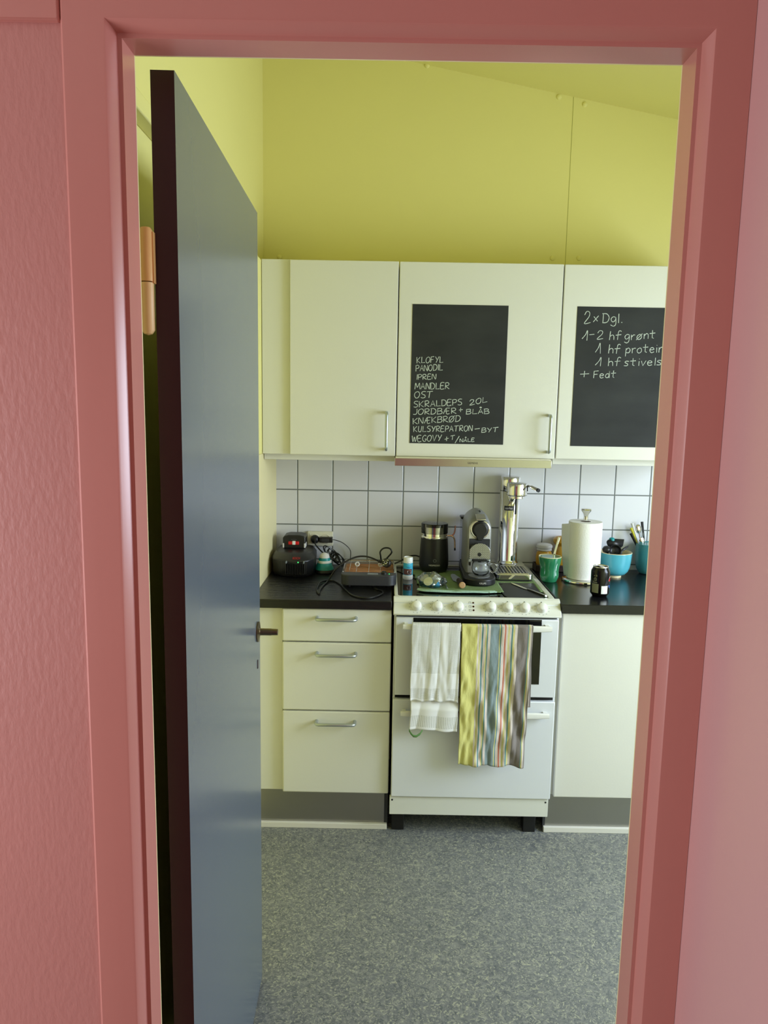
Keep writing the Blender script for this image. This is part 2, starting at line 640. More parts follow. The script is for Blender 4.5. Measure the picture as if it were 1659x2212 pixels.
def text_mesh(name, s, x0, x1, y, z, m_, parent, wrap=None, height=None, tilt=0., spacing=1.0):
    cu_ = bpy.data.curves.new('t', 'FONT')
    cu_.body = s
    cu_.size = 1
    cu_.space_character = spacing
    ob = bpy.data.objects.new('t', cu_)
    COL.objects.link(ob)
    dg = bpy.context.evaluated_depsgraph_get()
    me = bpy.data.meshes.new_from_object(ob.evaluated_get(dg))
    bpy.data.objects.remove(ob)
    xs = [v.co.x for v in me.vertices]
    ys = [v.co.y for v in me.vertices]
    a, b_ = min(xs), max(xs)
    sc = (x1-x0)/(b_-a)
    sz = sc if height is None else height/(max(ys)-min(ys))
    mb = MB()
    vs = []
    for v in me.vertices:
        X = x0+(v.co.x-a)*sc
        Zz = z+(v.co.y-min(ys))*sz
        if wrap:
            cx, cy, r = wrap
            an = (X-cx)/r
            vs.append((cx+r*sin(an), cy-r*cos(an), Zz))
        else:
            vs.append((X, y+(Zz-z)*tilt, Zz))
    mb.add(vs, [list(p.vertices) for p in me.polygons])
    return mb.build(name, m_, parent, smooth=False)


# ================================================================== setting
XL, XR, YB, YK = -.556, 2.30, .597, -1.49      # kitchen walls


def ceil_z(x):
    return 2.939-.186*(x-.092)


mb = MB().box(XL-.1, XR+.1, -1.6, .75, -.06, 0)
struct(mb.build('floor', M['lino']))
# hallway floor
struct(MB().box(-2.0, .5, -4.7, -1.601, -.06, -.001).build('floor_hallway', mat('hallway_floor', (120, 100, 90), .5, vary=(8, .1))))
# back wall (yellow boards), sloping top under the ceiling
mb = MB().prism([(XL-.1, 0), (XR+.1, 0), (XR+.1, ceil_z(XR+.1)+.03), (XL-.1, ceil_z(XL-.1)+.03)], YB, YB+.12, 'y')
wb = struct(mb.build('wall_back', M['yellow'], smooth=False))
for (x, z) in ((.631, 2.826), (.736, 2.80), (.636, 2.205), (.745, 2.207), (.10, 2.935), (-.49, 2.19)):
    MB().lathe([(.0105, 0), (.0095, .0035), (.006, .0055), (0, .006)], (x, YB, z), 14, (0, -1, 0)).build('screw_cap', M['yellow'], wb)
MB().box(.6885, .6905, YB-.0004, YB, 2.0, 2.835).build('board_joint', mat('yellow_joint', (168, 164, 70), .8), wb, smooth=False)
# left wall
mb = MB().prism([(-1.53, 0), (YB, 0), (YB, ceil_z(XL)+.03), (-1.53, ceil_z(XL)+.03)], XL-.1, XL, 'x')
struct(mb.build('wall_left', M['yellow'], smooth=False))
struct(MB().box(XL, -.505, .0, YB, 0, 1.403).build('trim_1', M['cream'], bevel=.002))
struct(MB().box(XL, -.505, .0, YB, 1.4035, 2.112).build('trim_7', M['yellow'], bevel=.002))
struct(MB().box(XL, XL+.032, -1.45, -.62, 2.15, 2.187).build('trim_2', M['yellow'], bevel=.003))
struct(MB().box(XL, -.405, -.74, -.70, 0, 1.80).build('light_blocker', M['cream'], bevel=.003))  # added stub hidden behind the open door, keeps light out of the gap
# backsplash tiles
struct(MB().box(-.505, XR, YB-.0075, YB, .88, 1.40).build('wall_back_tiles', M['tile'], smooth=False))
# right wall with window opening
wy0, wy1, wz0, wz1 = -1.42, -.28, .80, 2.04
mb = MB()
mb.box(XR, XR+.1, -1.6, wy0, 0, 2.62)
mb.box(XR, XR+.1, wy1, YB+.1, 0, 2.62)
mb.box(XR, XR+.1, wy0, wy1, 0, wz0)
mb.box(XR, XR+.1, wy0, wy1, wz1, 2.62)
struct(mb.build('wall_right', M['white_paint'], smooth=False))
mb = MB()
for a in ((wy0, wy0+.04, wz0, wz1), (wy1-.04, wy1, wz0, wz1), (wy0, wy1, wz0, wz0+.04), (wy0, wy1, wz1-.04, wz1)):
    mb.box(XR+.01, XR+.08, a[0], a[1], a[2], a[3])
struct(mb.build('window_1', M['white_paint']))
# ceiling
mb = MB().prism([(XL-.1, ceil_z(XL-.1)), (XR+.1, ceil_z(XR+.1)), (XR+.1, ceil_z(XR+.1)+.06), (XL-.1, ceil_z(XL-.1)+.06)], -1.6, YB+.1, 'y')
struct(mb.build('ceiling', M['yellow'], smooth=False))

# wall with the doorway: kitchen side yellow, hallway side pink
OX0, OX1, OZ = -.380, .347, 2.048      # clear opening
WX0, WX1, WZ = OX0-.03, OX1+.03, OZ+.03
mb = MB()
mb.box(XL-.1, WX0, -1.54, YK, 0, 3.1).box(WX1, XR+.1, -1.54, YK, 0, 3.1).box(WX0, WX1, -1.54, YK, WZ, 3.1)
struct(mb.build('wall_front', mat('pale_yellow_paint', (230, 226, 172), .6), smooth=False))
mb = MB()
mb.box(-2.0, WX0, -1.5925, -1.54, 0, 2.5).box(WX1, .41, -1.5925, -1.54, 0, 2.5).box(WX0, WX1, -1.5925, -1.54, WZ, 2.5)
struct(mb.build('wall_hallway', M['wallpaper'], smooth=False))

# door frame: moulded casing, bevel, groove and lining swept round the opening
prof = [(-.0, -1.533), (0, -1.58), (.0055, -1.5805), (.0065, -1.5822), (.0125, -1.597), (.0145, -1.5995), (.018, -1.600), ('e', -1.600), (None, -1.5965), (None, -1.590)]
OL, OT, OR_ = .070, .42, .0625
mb = MB()
rows = []
for o, y in prof:
    l, t, r = (OL, OT, OR_) if o is None else ((OL-.0035, OT, OR_) if o == 'e' else (o, o, o))
    rows.append([(OX0-l, y, 0), (OX0-l, y, OZ+t), (OX1+r, y, OZ+t), (OX1+r, y, 0)])
vs = [p for rw in rows for p in rw]
fs = []
for i in range(len(rows)-1):
    for k in range(3):
        fs.append((i*4+k, i*4+k+1, (i+1)*4+k+1, (i+1)*4+k))
mb.add(vs, fs)
frame = struct(mb.build('trim_3', M['pink'], angle=25))
# header board left of the casing
struct(MB().box(-2.0, -.4505, -1.600, -1.5905, 2.058, 2.468).build('trim_4', M['pink'], bevel=.003))
# kitchen-side rebate and cream painted inner arris of the lining
mb = MB()
mb.box(OX0-.004, OX0, -1.533, -1.53, 0, OZ).box(OX1, OX1+.004, -1.533, -1.53, 0, OZ).box(OX0-.004, OX1+.004, -1.533, -1.53, OZ, OZ+.004)
mb.box(WX0-.001, OX0-.004, -1.533, -1.53, 0, OZ+.03).box(OX1+.004, WX1+.001, -1.533, -1.53, 0, OZ+.03).box(OX0-.004, OX1+.004, -1.533, -1.53, OZ+.004, OZ+.03)
mb.box(WX0, WX0+.008, -1.53, -1.485, 0, OZ+.03).box(WX1-.008, WX1, -1.53, -1.485, 0, OZ+.03).box(WX0, WX1, -1.53, -1.485, OZ+.022, OZ+.03)
struct(mb.build('trim_5', M['cream'], smooth=False))

# hallway: right wall, left wall with window, back wall, ceiling
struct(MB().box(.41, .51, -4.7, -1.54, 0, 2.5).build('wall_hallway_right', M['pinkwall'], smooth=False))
struct(MB().box(-2.0, .51, -4.8, -4.7, 0, 2.5).build('wall_hallway_back', M['pink'], smooth=False))
struct(MB().box(-2.0, .51, -4.8, -1.54, 2.47, 2.55).build('ceiling_hallway', M['white_paint'], smooth=False))
hy0, hy1, hz0, hz1 = -3.15, -1.75, .45, 1.85
mb = MB()
mb.box(-2.0, -1.9, -4.7, hy0, 0, 2.5).box(-2.0, -1.9, hy1, -1.54, 0, 2.5).box(-2.0, -1.9, hy0, hy1, 0, hz0).box(-2.0, -1.9, hy0, hy1, hz1, 2.5)
struct(mb.build('wall_hallway_left', M['white_paint'], smooth=False))
mb = MB()
for a in ((hy0, hy0+.05, hz0, hz1), (hy1-.05, hy1, hz0, hz1), (hy0, hy1, hz0, hz0+.05), (hy0, hy1, hz1-.05, hz1)):
    mb.box(-1.97, -1.905, a[0], a[1], a[2], a[3])
struct(mb.build('window_2', M['white_paint']))

# open door: leaf, lever handle, keyhole plate, hinge
N_, F_, dL = Vector((-.338, -1.495)), Vector((-.3565, -.72)), Vector((-.033, -.0008))
mb = MB()
q = [N_, F_, F_+dL, N_+dL]
z0, z1 = .008, 2.0465
mb.mark(0)
P8 = [(p.x, p.y, z) for z in (z0, z1) for p in q]
mb.add(P8, [(0, 1, 5, 4), (2, 3, 7, 6)])
mb.mark(1)
mb.add(P8, [(3, 0, 4, 7), (1, 2, 6, 5), (4, 5, 6, 7), (0, 3, 2, 1)])
door = struct(mb.build('door_1', [M['doorblue'], M['dooredge']], smooth=False, bevel=.0015))
fx = lambda y: N_.x+(F_.x-N_.x)*(y-N_.y)/(F_.y-N_.y)
yh = -.765
mb = MB().lathe([(.026, 0), (.026, .004), (.012, .006), (.009, .008), (.009, .036)], (fx(yh), yh, 1.018), 24, (1, 0, 0))
mb.tube([(fx(yh)+.034, yh, 1.018), (fx(yh)+.044, yh, 1.018), (fx(yh)+.050, yh, 1.018), (fx(yh)+.052, yh, 1.018)], [.0085, .0078], 12)
MB.build(mb, 'door_handle', M['bronze'], door)
MB().obox((fx(yh)+.0006, yh, .932), (.0008, 0, 0), (0, .004, 0), (0, 0, .011)).build('keyhole_plate', M['dooredge'], door, bevel=.0004)
mb = MB().lathe([(0, 0), (.006, .002), (.0095, .007), (.0095, .073)], (-.3805, -1.503, 1.688), 20)
hg = mb.build('hinge', mat('hinge_cream', (236, 206, 140), .45), door)
mb = MB().lathe([(.0098, .0745), (.0098, .143), (.007, .148), (0, .149)], (-.3805, -1.503, 1.688), 20)
mb.box(-.373, -.3692, -1.506, -1.497, 1.76, 1.83)
mb.build('hinge_knuckle', M['hinge'], hg)

# ================================================================== kitchen units


def bar_handle(cx, y, z, L, stand, r, parent, vert=False):
    h = L/2
    q = .010
    if vert:
        pts = [(cx, y, z-h), (cx, y-stand+q, z-h), (cx, y-stand+.003, z-h+.003), (cx, y-stand, z-h+q), (cx, y-stand, z+h-q), (cx, y-stand+.003, z+h-.003), (cx, y-stand+q, z+h), (cx, y, z+h)]
    else:
        pts = [(cx-h, y, z), (cx-h, y-stand+q, z), (cx-h+.003, y-stand+.003, z), (cx-h+q, y-stand, z), (cx+h-q, y-stand, z), (cx+h-.003, y-stand+.003, z), (cx+h, y-stand+q, z), (cx+h, y, z)]
    return MB().tube(pts, r, 12, smooth=0).build('handle', M['satin'], parent, angle=60)


UY, UZ0, UZ1 = .21, 1.404, 2.111
# --- chalk handwriting: single-stroke letters
G = {
 'A': [[(0, 0), (.3, 1), (.6, 0)], [(.1, .36), (.52, .38)]],
 'B': [[(.02, 0), (0, 1)], [(-.05, .97), (.36, 1), (.5, .82), (.36, .58), (.03, .52)], [(.36, .56), (.58, .34), (.46, .06), (-.04, 0)]],
 'D': [[(.02, 0), (.02, 1)], [(-.06, .98), (.35, .96), (.58, .6), (.5, .2), (.3, .02), (-.04, 0)]],
 'E': [[(.5, 1), (.02, .97), (0, 0), (.52, .03)], [(0, .52), (.4, .54)]],
 'F': [[(.52, 1), (.04, .96), (0, 0)], [(.02, .5), (.42, .53)]],
 'G': [[(.56, .84), (.36, 1), (.1, .8), (0, .4), (.16, .04), (.44, .04), (.56, .36), (.32, .38)]],
 'I': [[(.1, 0), (.12, 1)]],
 'J': [[(.42, 1), (.44, .3), (.3, .04), (.02, .06)]],
 'K': [[(.05, 0), (.02, 1)], [(.56, 1), (.08, .46), (.6, 0)]],
 'L': [[(.06, 1), (.04, .02), (.56, .06)]],
 'M': [[(0, 0), (.06, 1), (.34, .3), (.64, 1), (.72, 0)]],
 'N': [[(0, 0), (.04, 1), (.52, 0), (.56, 1)]],
 'O': [[(.34, 1), (.06, .8), (0, .34), (.2, 0), (.46, .12), (.6, .54), (.5, .9), (.28, 1)]],
 'P': [[(.04, 0), (.02, 1)], [(-.04, .94), (.34, 1), (.54, .78), (.4, .5), (.04, .44)]],
 'R': [[(.04, 0), (.02, 1)], [(-.04, .94), (.34, 1), (.52, .78), (.38, .52), (.04, .46), (.6, 0)]],
 'S': [[(.54, .96), (.24, 1), (.04, .78), (.2, .56), (.46, .42), (.5, .14), (.26, 0), (0, .08)]],
 'T': [[(.3, .98), (.26, 0)], [(-.04, .94), (.66, 1)]],
 'U': [[(.02, 1), (.02, .24), (.2, 0), (.44, .1), (.54, 1)]],
 'V': [[(0, 1), (.28, 0), (.6, 1)]],
 'W': [[(0, 1), (.16, 0), (.36, .8), (.52, 0), (.76, 1)]],
 'Y': [[(.02, 1), (.28, .5)], [(.6, 1), (.2, 0)]],
 'Æ': [[(0, 0), (.34, 1), (.38, 0), (.74, .02)], [(.34, 1), (.76, .97)], [(.12, .42), (.66, .5)]],
 'Ø': [[(.34, 1), (.06, .8), (0, .34), (.2, 0), (.46, .12), (.6, .54), (.5, .9), (.28, 1)], [(-.04, -.06), (.66, 1.06)]],
 'Å': [[(0, 0), (.3, .95), (.6, 0)], [(.1, .34), (.52, .36)], [(.3, 1.18), (.2, 1.28), (.3, 1.4), (.42, 1.28), (.3, 1.18)]],
 '2': [[(.04, .74), (.2, 1), (.46, .9), (.44, .56), (.04, .04), (.6, .06)]],
 '0': [[(.34, 1), (.06, .8), (0, .34), (.2, 0), (.46, .12), (.56, .54), (.5, .9), (.28, 1)]],
 '1': [[(.02, .16), (.28, .6), (.42, 1), (.44, 0)]],
 '+': [[(0, .48), (.62, .54)], [(.3, .95), (.28, .05)]],
 '-': [[(0, .5), (.6, .56)]],
 '/': [[(0, 0), (.6, 1)]],
 'x': [[(0, .06), (.56, .94)], [(.04, .9), (.5, .1)]],
 '.': [[(.1, .02), (.14, .06), (.16, .02)]],
 'g': [[(.46, .58), (.24, .66), (.04, .4), (.18, .1), (.42, .26), (.48, .62), (.48, -.14), (.28, -.36), (.02, -.22)]],
 'l': [[(.1, 1), (.12, 0)]],
 'h': [[(.06, 1), (.04, 0)], [(.04, .36), (.24, .56), (.42, .44), (.44, 0)]],
 'f': [[(.52, .9), (.36, 1), (.24, .8), (.2, -.05)], [(0, .5), (.52, .54)]],
 'r': [[(.06, .62), (.08, 0)], [(.08, .36), (.24, .6), (.42, .58)]],
 'ø': [[(.28, .62), (.06, .44), (.06, .14), (.26, .0), (.48, .2), (.44, .54), (.26, .62)], [(-.02, -.04), (.56, .68)]],
 'o': [[(.28, .62), (.06, .44), (.06, .14), (.26, .0), (.48, .2), (.44, .54), (.26, .62)]],
 'n': [[(.04, .62), (.06, 0)], [(.06, .36), (.26, .62), (.44, .5), (.46, 0)]],
 't': [[(.26, 1), (.26, .1), (.42, .02)], [(0, .62), (.56, .66)]],
 'p': [[(.06, .62), (.02, -.36)], [(.06, .4), (.28, .64), (.48, .42), (.36, .08), (.06, .1)]],
 'e': [[(.06, .34), (.46, .38), (.36, .6), (.14, .56), (.04, .26), (.2, 0), (.48, .1)]],
 'i': [[(.12, .6), (.12, 0)], [(.12, .86), (.15, .9)]],
 's': [[(.46, .58), (.2, .62), (.08, .46), (.36, .26), (.34, .04), (.02, .04)]],
 'v': [[(.02, .62), (.2, 0), (.46, .64)]],
 'd': [[(.44, .5), (.2, .6), (.04, .3), (.16, .04), (.4, .18), (.46, 1), (.48, 0)]],
}


def write_lines(lines, y, w):
    mb = MB()
    for s, x0, za, x1, zb, hgt in lines:
        adv = [(max(p[0] for st_ in G[c] for p in st_)+.16) for c in s]
        tot = sum(adv)-.16
        k = (x1-x0)/tot if tot > .05 else hgt
        ax = 0.
        low = s not in ('2', '1', '-', '+', 'x') and any(c.islower() for c in s)
        for c, a in zip(s, adv):
            up_ = hgt*(1.0 if not low else (1.0 if (c.isupper() or c in 'hfldt') else 1.0))
            sh = random.uniform(-.03, .06)
            jz = random.uniform(-.05, .05)*hgt
            for st_ in G[c]:
                pts = []
                for (px, pz) in st_:
                    X = x0+(ax+px+sh*pz)*k+random.uniform(-.03, .03)*hgt*.5
                    base = za+(zb-za)*((X-x0)/max(x1-x0, 1e-4))
                    pts.append(Vector((X, y, base+jz*.5+pz*up_)))
                # smooth curved strokes
                if len(pts) > 3:
                    Q = []
                    for i in range(len(pts)-1):
                        p0, p1, p2, p3 = pts[max(i-1, 0)], pts[i], pts[i+1], pts[min(i+2, len(pts)-1)]
                        for t in (0, .25, .5, .75):
                            Q.append(.5*((2*p1)+(p2-p0)*t+(2*p0-5*p1+4*p2-p3)*t*t+(3*p1-p0-3*p2+p3)*t**3))
                    Q.append(pts[-1])
                    pts = Q
                vs, fs = [], []
                for i, p in enumerate(pts):
                    d = pts[min(i+1, len(pts)-1)]-pts[max(i-1, 0)]
                    nrm = Vector((-d.z, 0, d.x))
                    nrm = nrm.normalized() if nrm.length > 1e-9 else Vector((1, 0, 0))
                    ww = w*random.uniform(.75, 1.15)/2
                    vs += [p+nrm*ww, p-nrm*ww]
                fs = [(2*i, 2*i+1, 2*i+3, 2*i+2) for i in range(len(pts)-1)]
                mb.add(vs, fs)
            ax += a
    return mb


BOARD1 = [('KLOFYL', 0.071, 1.749, 0.169, 1.753, 0.022), ('PANODIL', 0.068, 1.719, 0.168, 1.725, 0.022), ('IPREN', 0.071, 1.689, 0.143, 1.692, 0.019),
          ('MANDLER', 0.067, 1.654, 0.194, 1.657, 0.023), ('OST', 0.066, 1.621, 0.132, 1.623, 0.024), ('SKRALDEPS', 0.064, 1.587, 0.243, 1.599, 0.022),
          ('20L', 0.271, 1.598, 0.337, 1.612, 0.02), ('JORDBÆR', 0.062, 1.56, 0.223, 1.567, 0.021), ('+', 0.233, 1.572, 0.247, 1.573, 0.017), ('BLÅB', 0.26, 1.565, 0.346, 1.569, 0.018),
          ('KNÆKBRØD', 0.062, 1.525, 0.238, 1.538, 0.022), ('KULSYREPATRON', 0.065, 1.496, 0.285, 1.503, 0.021), ('-', 0.293, 1.503, 0.312, 1.505, 0.015), ('BYT', 0.32, 1.498, 0.381, 1.502, 0.017),
          ('WEGOVY', 0.06, 1.459, 0.17, 1.464, 0.023), ('+', 0.183, 1.462, 0.198, 1.465, 0.018), ('T', 0.205, 1.468, 0.220, 1.470, 0.016), ('/', 0.222, 1.457, 0.236, 1.461, 0.022), ('NÅLE', 0.240, 1.461, 0.294, 1.464, 0.013)]
BOARD2 = [('2', 0.68, 1.9, 0.705, 1.904, 0.044), ('x', 0.714, 1.907, 0.732, 1.909, 0.023), ('Dgl.', 0.749, 1.906, 0.82, 1.907, 0.033), ('1', 0.676, 1.842, 0.695, 1.842, 0.036), ('-', 0.703, 1.852, 0.721, 1.853, 0.02),
          ('2', 0.73, 1.846, 0.754, 1.848, 0.031), ('hf', 0.776, 1.845, 0.82, 1.848, 0.031), ('grønt', 0.832, 1.845, 0.945, 1.853, 0.030), ('1', 0.727, 1.793, 0.747, 1.795, 0.038), ('hf', 0.776, 1.796, 0.818, 1.798, 0.032),
          ('protein', 0.839, 1.798, 0.976, 1.804, 0.030), ('1', 0.729, 1.748, 0.75, 1.75, 0.032), ('hf', 0.778, 1.751, 0.822, 1.753, 0.03), ('stivelse', 0.836, 1.752, 0.998, 1.758, 0.028), ('+', 0.677, 1.707, 0.71, 1.708, 0.025), ('Fedt', 0.727, 1.706, 0.808, 1.709, 0.026)]


def wall_cabinet(x0, x1, label, handle_x=None, board=None, lines=None, filler=False, pelmet=True):
    t = thing('wall_cabinet', label, 'cabinet', (x0, UY, UZ0), 'kitchen wall cabinets')
    MB().box(x0+.001, x1-.001, UY+.020, YB-.009, UZ0+.002, UZ1-.002).build('body', M['cab'], t, bevel=.001)
    d = MB().box(x0+.002, x1-.002, UY, UY+.0185, UZ0, UZ1).build('door', M['cab'], t, bevel=.0025, seg=3)
    if handle_x:
        bar_handle(handle_x, UY, 1.4975, .136, .034, .0058, d, True)
    if board:
        bd = MB().box(board[0], board[1], UY-.0015, UY, board[2], board[3]).build('chalkboard', M['board'], t, smooth=False)
        bd['label'] = 'matt black chalkboard panel'
        write_lines(lines, UY-.0019, .0024).build('chalk_writing', M['chalk'], bd, smooth=False)
    if filler:
        MB().box(-.503, x0, UY+.016, UY+.034, UZ0, UZ1+.003).build('filler_panel', M['cab'], t, bevel=.001)
    if pelmet:
        MB().box(-.503 if filler else x0+.002, x1-.003, UY+.05, YB-.012, 1.380, UZ0+.001).build('pelmet', M['cab'], t, bevel=.001)
    return t


wall_cabinet(-.40, 0, 'narrow plain cream wall cabinet with no chalkboard, nearest the yellow corner', -.036, filler=True)
wall_cabinet(0, .60, 'cream wall cabinet above the stove with a long chalk shopping list', .570, (.0515, .4025, 1.454, 1.961), BOARD1, pelmet=False)
wall_cabinet(.60, 1.20, 'cream wall cabinet cut off by the door frame with a short chalk recipe', None, (.6545, 1.0055, 1.454, 1.963), BOARD2)

# --- range hood under the middle cabinet
t = thing('range_hood', 'slim brushed steel range hood under the chalk list cabinet', 'hood', (.29, .17, 1.371))
MB().box(.0, .578, .176, .56, 1.375, 1.4035).build('body', M['ivory'], t, bevel=.001)
MB().box(-.003, .579, .168, .176, 1.3715, 1.3995).build('front_panel', M['steel'], t, bevel=.0008)
text_mesh('lettering', 'SIEMENS', .268, .305, .1676, 1.3825, M['letter_dark'], t)

# --- drawer unit
CT, CTB = .9015, .8685
t = thing('drawer_cabinet', 'white base cabinet with three drawers left of the stove', 'cabinet', (-.2, 0, 0))
MB().box(-.397, -.006, .021, .57, .161, .868).build('body', M['cab'], t)
for zb, zt, zh in ((.7440, .8655, .8345), (.4830, .7395, .7025), (.161, .4785, .4425)):
    d = MB().box(-.3985, -.0055, 0, .019, zb, zt).build('drawer_front', M['cab'], t, bevel=.0048, seg=3)
    bar_handle(-.203, 0, zh, .140, .034, .0062, d)
MB().box(-.503, -.4, .020, .036, .161, .8675).build('filler_panel', M['cab'], t, bevel=.001)
p = MB().box(-.503, -.019, .042, .057, .021, .162).build('plinth', M['plinth'], t, bevel=.001)
MB().box(-.019, -.006, .043, .40, .021, .165).build('plinth_end', M['charc'], p)
struct(MB().box(-.503, -.008, .030, .046, 0, .0205).build('baseboard_left', M['white_paint'], bevel=.0015))

# --- right base cabinet
t = thing('base_cabinet', 'plain white base cabinet right of the stove, cut off by the frame', 'cabinet', (.9, 0, 0))
MB().box(.600, 1.2, .021, .57, .161, .868).build('body', M['cab'], t)
MB().box(.6095, 1.198, 0, .019, .160, .8655).build('door', M['cab'], t, bevel=.0035, seg=3)
p = MB().box(.592, 1.2, .042, .057, .021, .162).build('plinth', M['plinth'], t, bevel=.001)
MB().box(.584, .592, .043, .40, .021, .165).build('plinth_end', M['charc'], p)
struct(MB().box(.586, 1.2, .030, .046, 0, .0205).build('baseboard_right', M['white_paint'], bevel=.0015))

# --- worktops
o = MB().box(-.504, -.006, -.012, YB-.008, CTB, CT).build('worktop', M['wtl'], bevel=.002)
tag(o, 'black wood-grain worktop left of the stove, over the drawers', 'worktop')
o = MB().box(.6005, 1.25, -.014, YB-.008, CTB, CT).build('worktop', M['wtr'], bevel=.002)
tag(o, 'black speckled worktop right of the stove, under the kitchen roll', 'worktop')

# --- stove
HZ = .9075
t = thing('stove', 'white freestanding electric stove with dish towels on its oven handle', 'stove', (.3, .28, 0))
MB().box(.004, .596, .001, .57, .168, .895).box(.004, .5825, .001, .57, .086, .168).build('body', M['enamel'], t, bevel=.002)
MB().box(.012, .588, -.001, .002, .16, .85).build('door_gap', M['seal'], t, smooth=False)
# sloped control panel with rounded lower lip
pp = [(-.021, .8530), (-.0245, .8575), (-.0225, .8640), (.0130, .9060), (.0190, .9105), (.030, .9118), (.030, .853)]
pan = MB().prism(pp, .0005, .5995, 'x').build('control_panel', M['enamel2'], t, bevel=.002, angle=50)
# hob rim and glass
mb = MB()
outer = rrect(.004, .584, .020, .575, .020)
inner = rrect(.0165, .5640, .034, .560, .016)
n = len(outer)
vs = [(x, y, .9118) for x, y in outer]+[(x, y, .9118) for x, y in inner]+[(x, y, .9065) for x, y in inner]+[(x, y, .895) for x, y in outer]
fs = []
for i in range(n):
    j = (i+1) % n
    fs += [(i, j, n+j, n+i), (n+i, n+j, 2*n+j, 2*n+i), (3*n+i, 3*n+j, j, i)]
mb.add(vs, fs)
MB.build(mb, 'hob_rim', M['enamel2'], t, bevel=.002)
MB().prism(rrect(.0155, .565, .033, .561, .016), .896, HZ).build('hob_glass', M['glassb'], t, smooth=False)
nrm = Vector((0, -.76, .65)).normalized()
tang = Vector((0, .65, .76)).normalized()


def on_panel(x, z):      # point on the sloped face at height z
    return Vector((x, -.0225+(z-.864)*(.0355/.042), z))


for x in (.083, .158, .233, .3495, .410, .4705, .5315):
    c = on_panel(x, .8835)
    k = MB().lathe([(.0185, 0), (.0182, .006), (.0165, .014), (.0145, .0195), (.012, .0215), (0, .0222)], c, 32, nrm).build('knob', M['white'], t, angle=60)
    MB().obox(c+nrm*.0008+tang*.0235, (.0017, 0, 0), tang*.0017, nrm*.0006).build('marker', M['letter_dark'], k, smooth=False)
for x in (.083, .158, .233, .3495, .410, .4705, .5315):      # printed scales round the knobs
    mb = MB()
    c = on_panel(x, .8835)
    for a in range(40, 330, 29):
        th = rad(90+a)
        pos = c+Vector((cos(th), 0, 0))*.026+tang*sin(th)*.0255+nrm*.0005
        mb.obox(pos, (.0014, 0, 0), tang*.0008, nrm*.0003)
    mb.build('scale_marks', M['letter_grey'], pan, smooth=False)
for z in (.8965, .8855, .8745):
    c = on_panel(.2865, z)
    MB().lathe([(.0036, 0), (.0034, .001), (0, .0016)], c, 16, nrm).build('indicator_lamp', M['led_red'], t)
mb = MB()
for z in (.8965, .8855, .8745):
    c = on_panel(.2745, z)
    for dx, dt, hx, ht in ((0, .0035, .0035, .0004), (0, -.0035, .0035, .0004), (.0035, 0, .0004, .0035), (-.0035, 0, .0004, .0035)):
        mb.obox(c+Vector((dx, 0, 0))+tang*dt+nrm*.0004, (hx, 0, 0), tang*ht, nrm*.0003)
mb.build('lamp_symbols', M['letter_grey'], pan, smooth=False)
od = MB().box(.0095, .5915, -.022, -.001, .556, .8455).build('oven_door', M['enamel'], t, bevel=.003)
MB().box(.072, .530, -.0232, -.0215, .6055, .8462).build('oven_window', M['glassb'], od, bevel=.0006)


def rail(z, x0, x1, parent, so=-.060):
    n = 24
    sec = rrect(-.006, .006, -.0125, .0125, .0055, 4)
    vs, fs = [], []
    for i in range(n+1):
        u = i/n
        x = x0+(x1-x0)*u
        yy = so+.004*(2*u-1)**2
        s = 1-.30*abs(2*u-1)**6
        for a, b_ in sec:
            vs.append((x, yy+a, z+b_*s))
    m_ = len(sec)
    for i in range(n):
        for k in range(m_):
            fs.append((i*m_+k, i*m_+(k+1) % m_, (i+1)*m_+(k+1) % m_, (i+1)*m_+k))
    fs += [list(range(m_))[::-1], list(range(n*m_, (n+1)*m_))]
    mb = MB()
    mb.add(vs, fs)
    for x in (x0+.012, x1-.012):
        mb.box(x-.0065, x+.0065, so+.002, -.020, z-.0085, z+.0065)
    return mb.build('handle', M['white'], parent, angle=50)


rail(.8225, .035, .559, od)
dr = MB().box(.0045, .5925, -.022, -.001, .1625, .5395).build('storage_drawer', M['enamel'], t, bevel=.003)
rail(.4965, .033, .567, dr, -.050)
kp = MB().box(.0, .588, -.014, -.002, .0885, .1600).build('kick_panel', M['enamel2'], t, bevel=.0012)
for x in (.0095, .578):
    MB().lathe([(.0036, 0), (.0034, .0006), (0, .0008)], (x, -.014, .146), 14, (0, -1, 0)).build('screw_hole', M['seal'], kp)
for x in (.010, .508):
    MB().box(x, x+.046, .03, .08, 0, .09).build('foot', M['rubber'], t, bevel=.002)
for x in (.010, .508):
    MB().box(x, x+.046, .48, .53, 0, .09).build('foot', M['rubber'], t, bevel=.002)

# ================================================================== towels on the oven rail


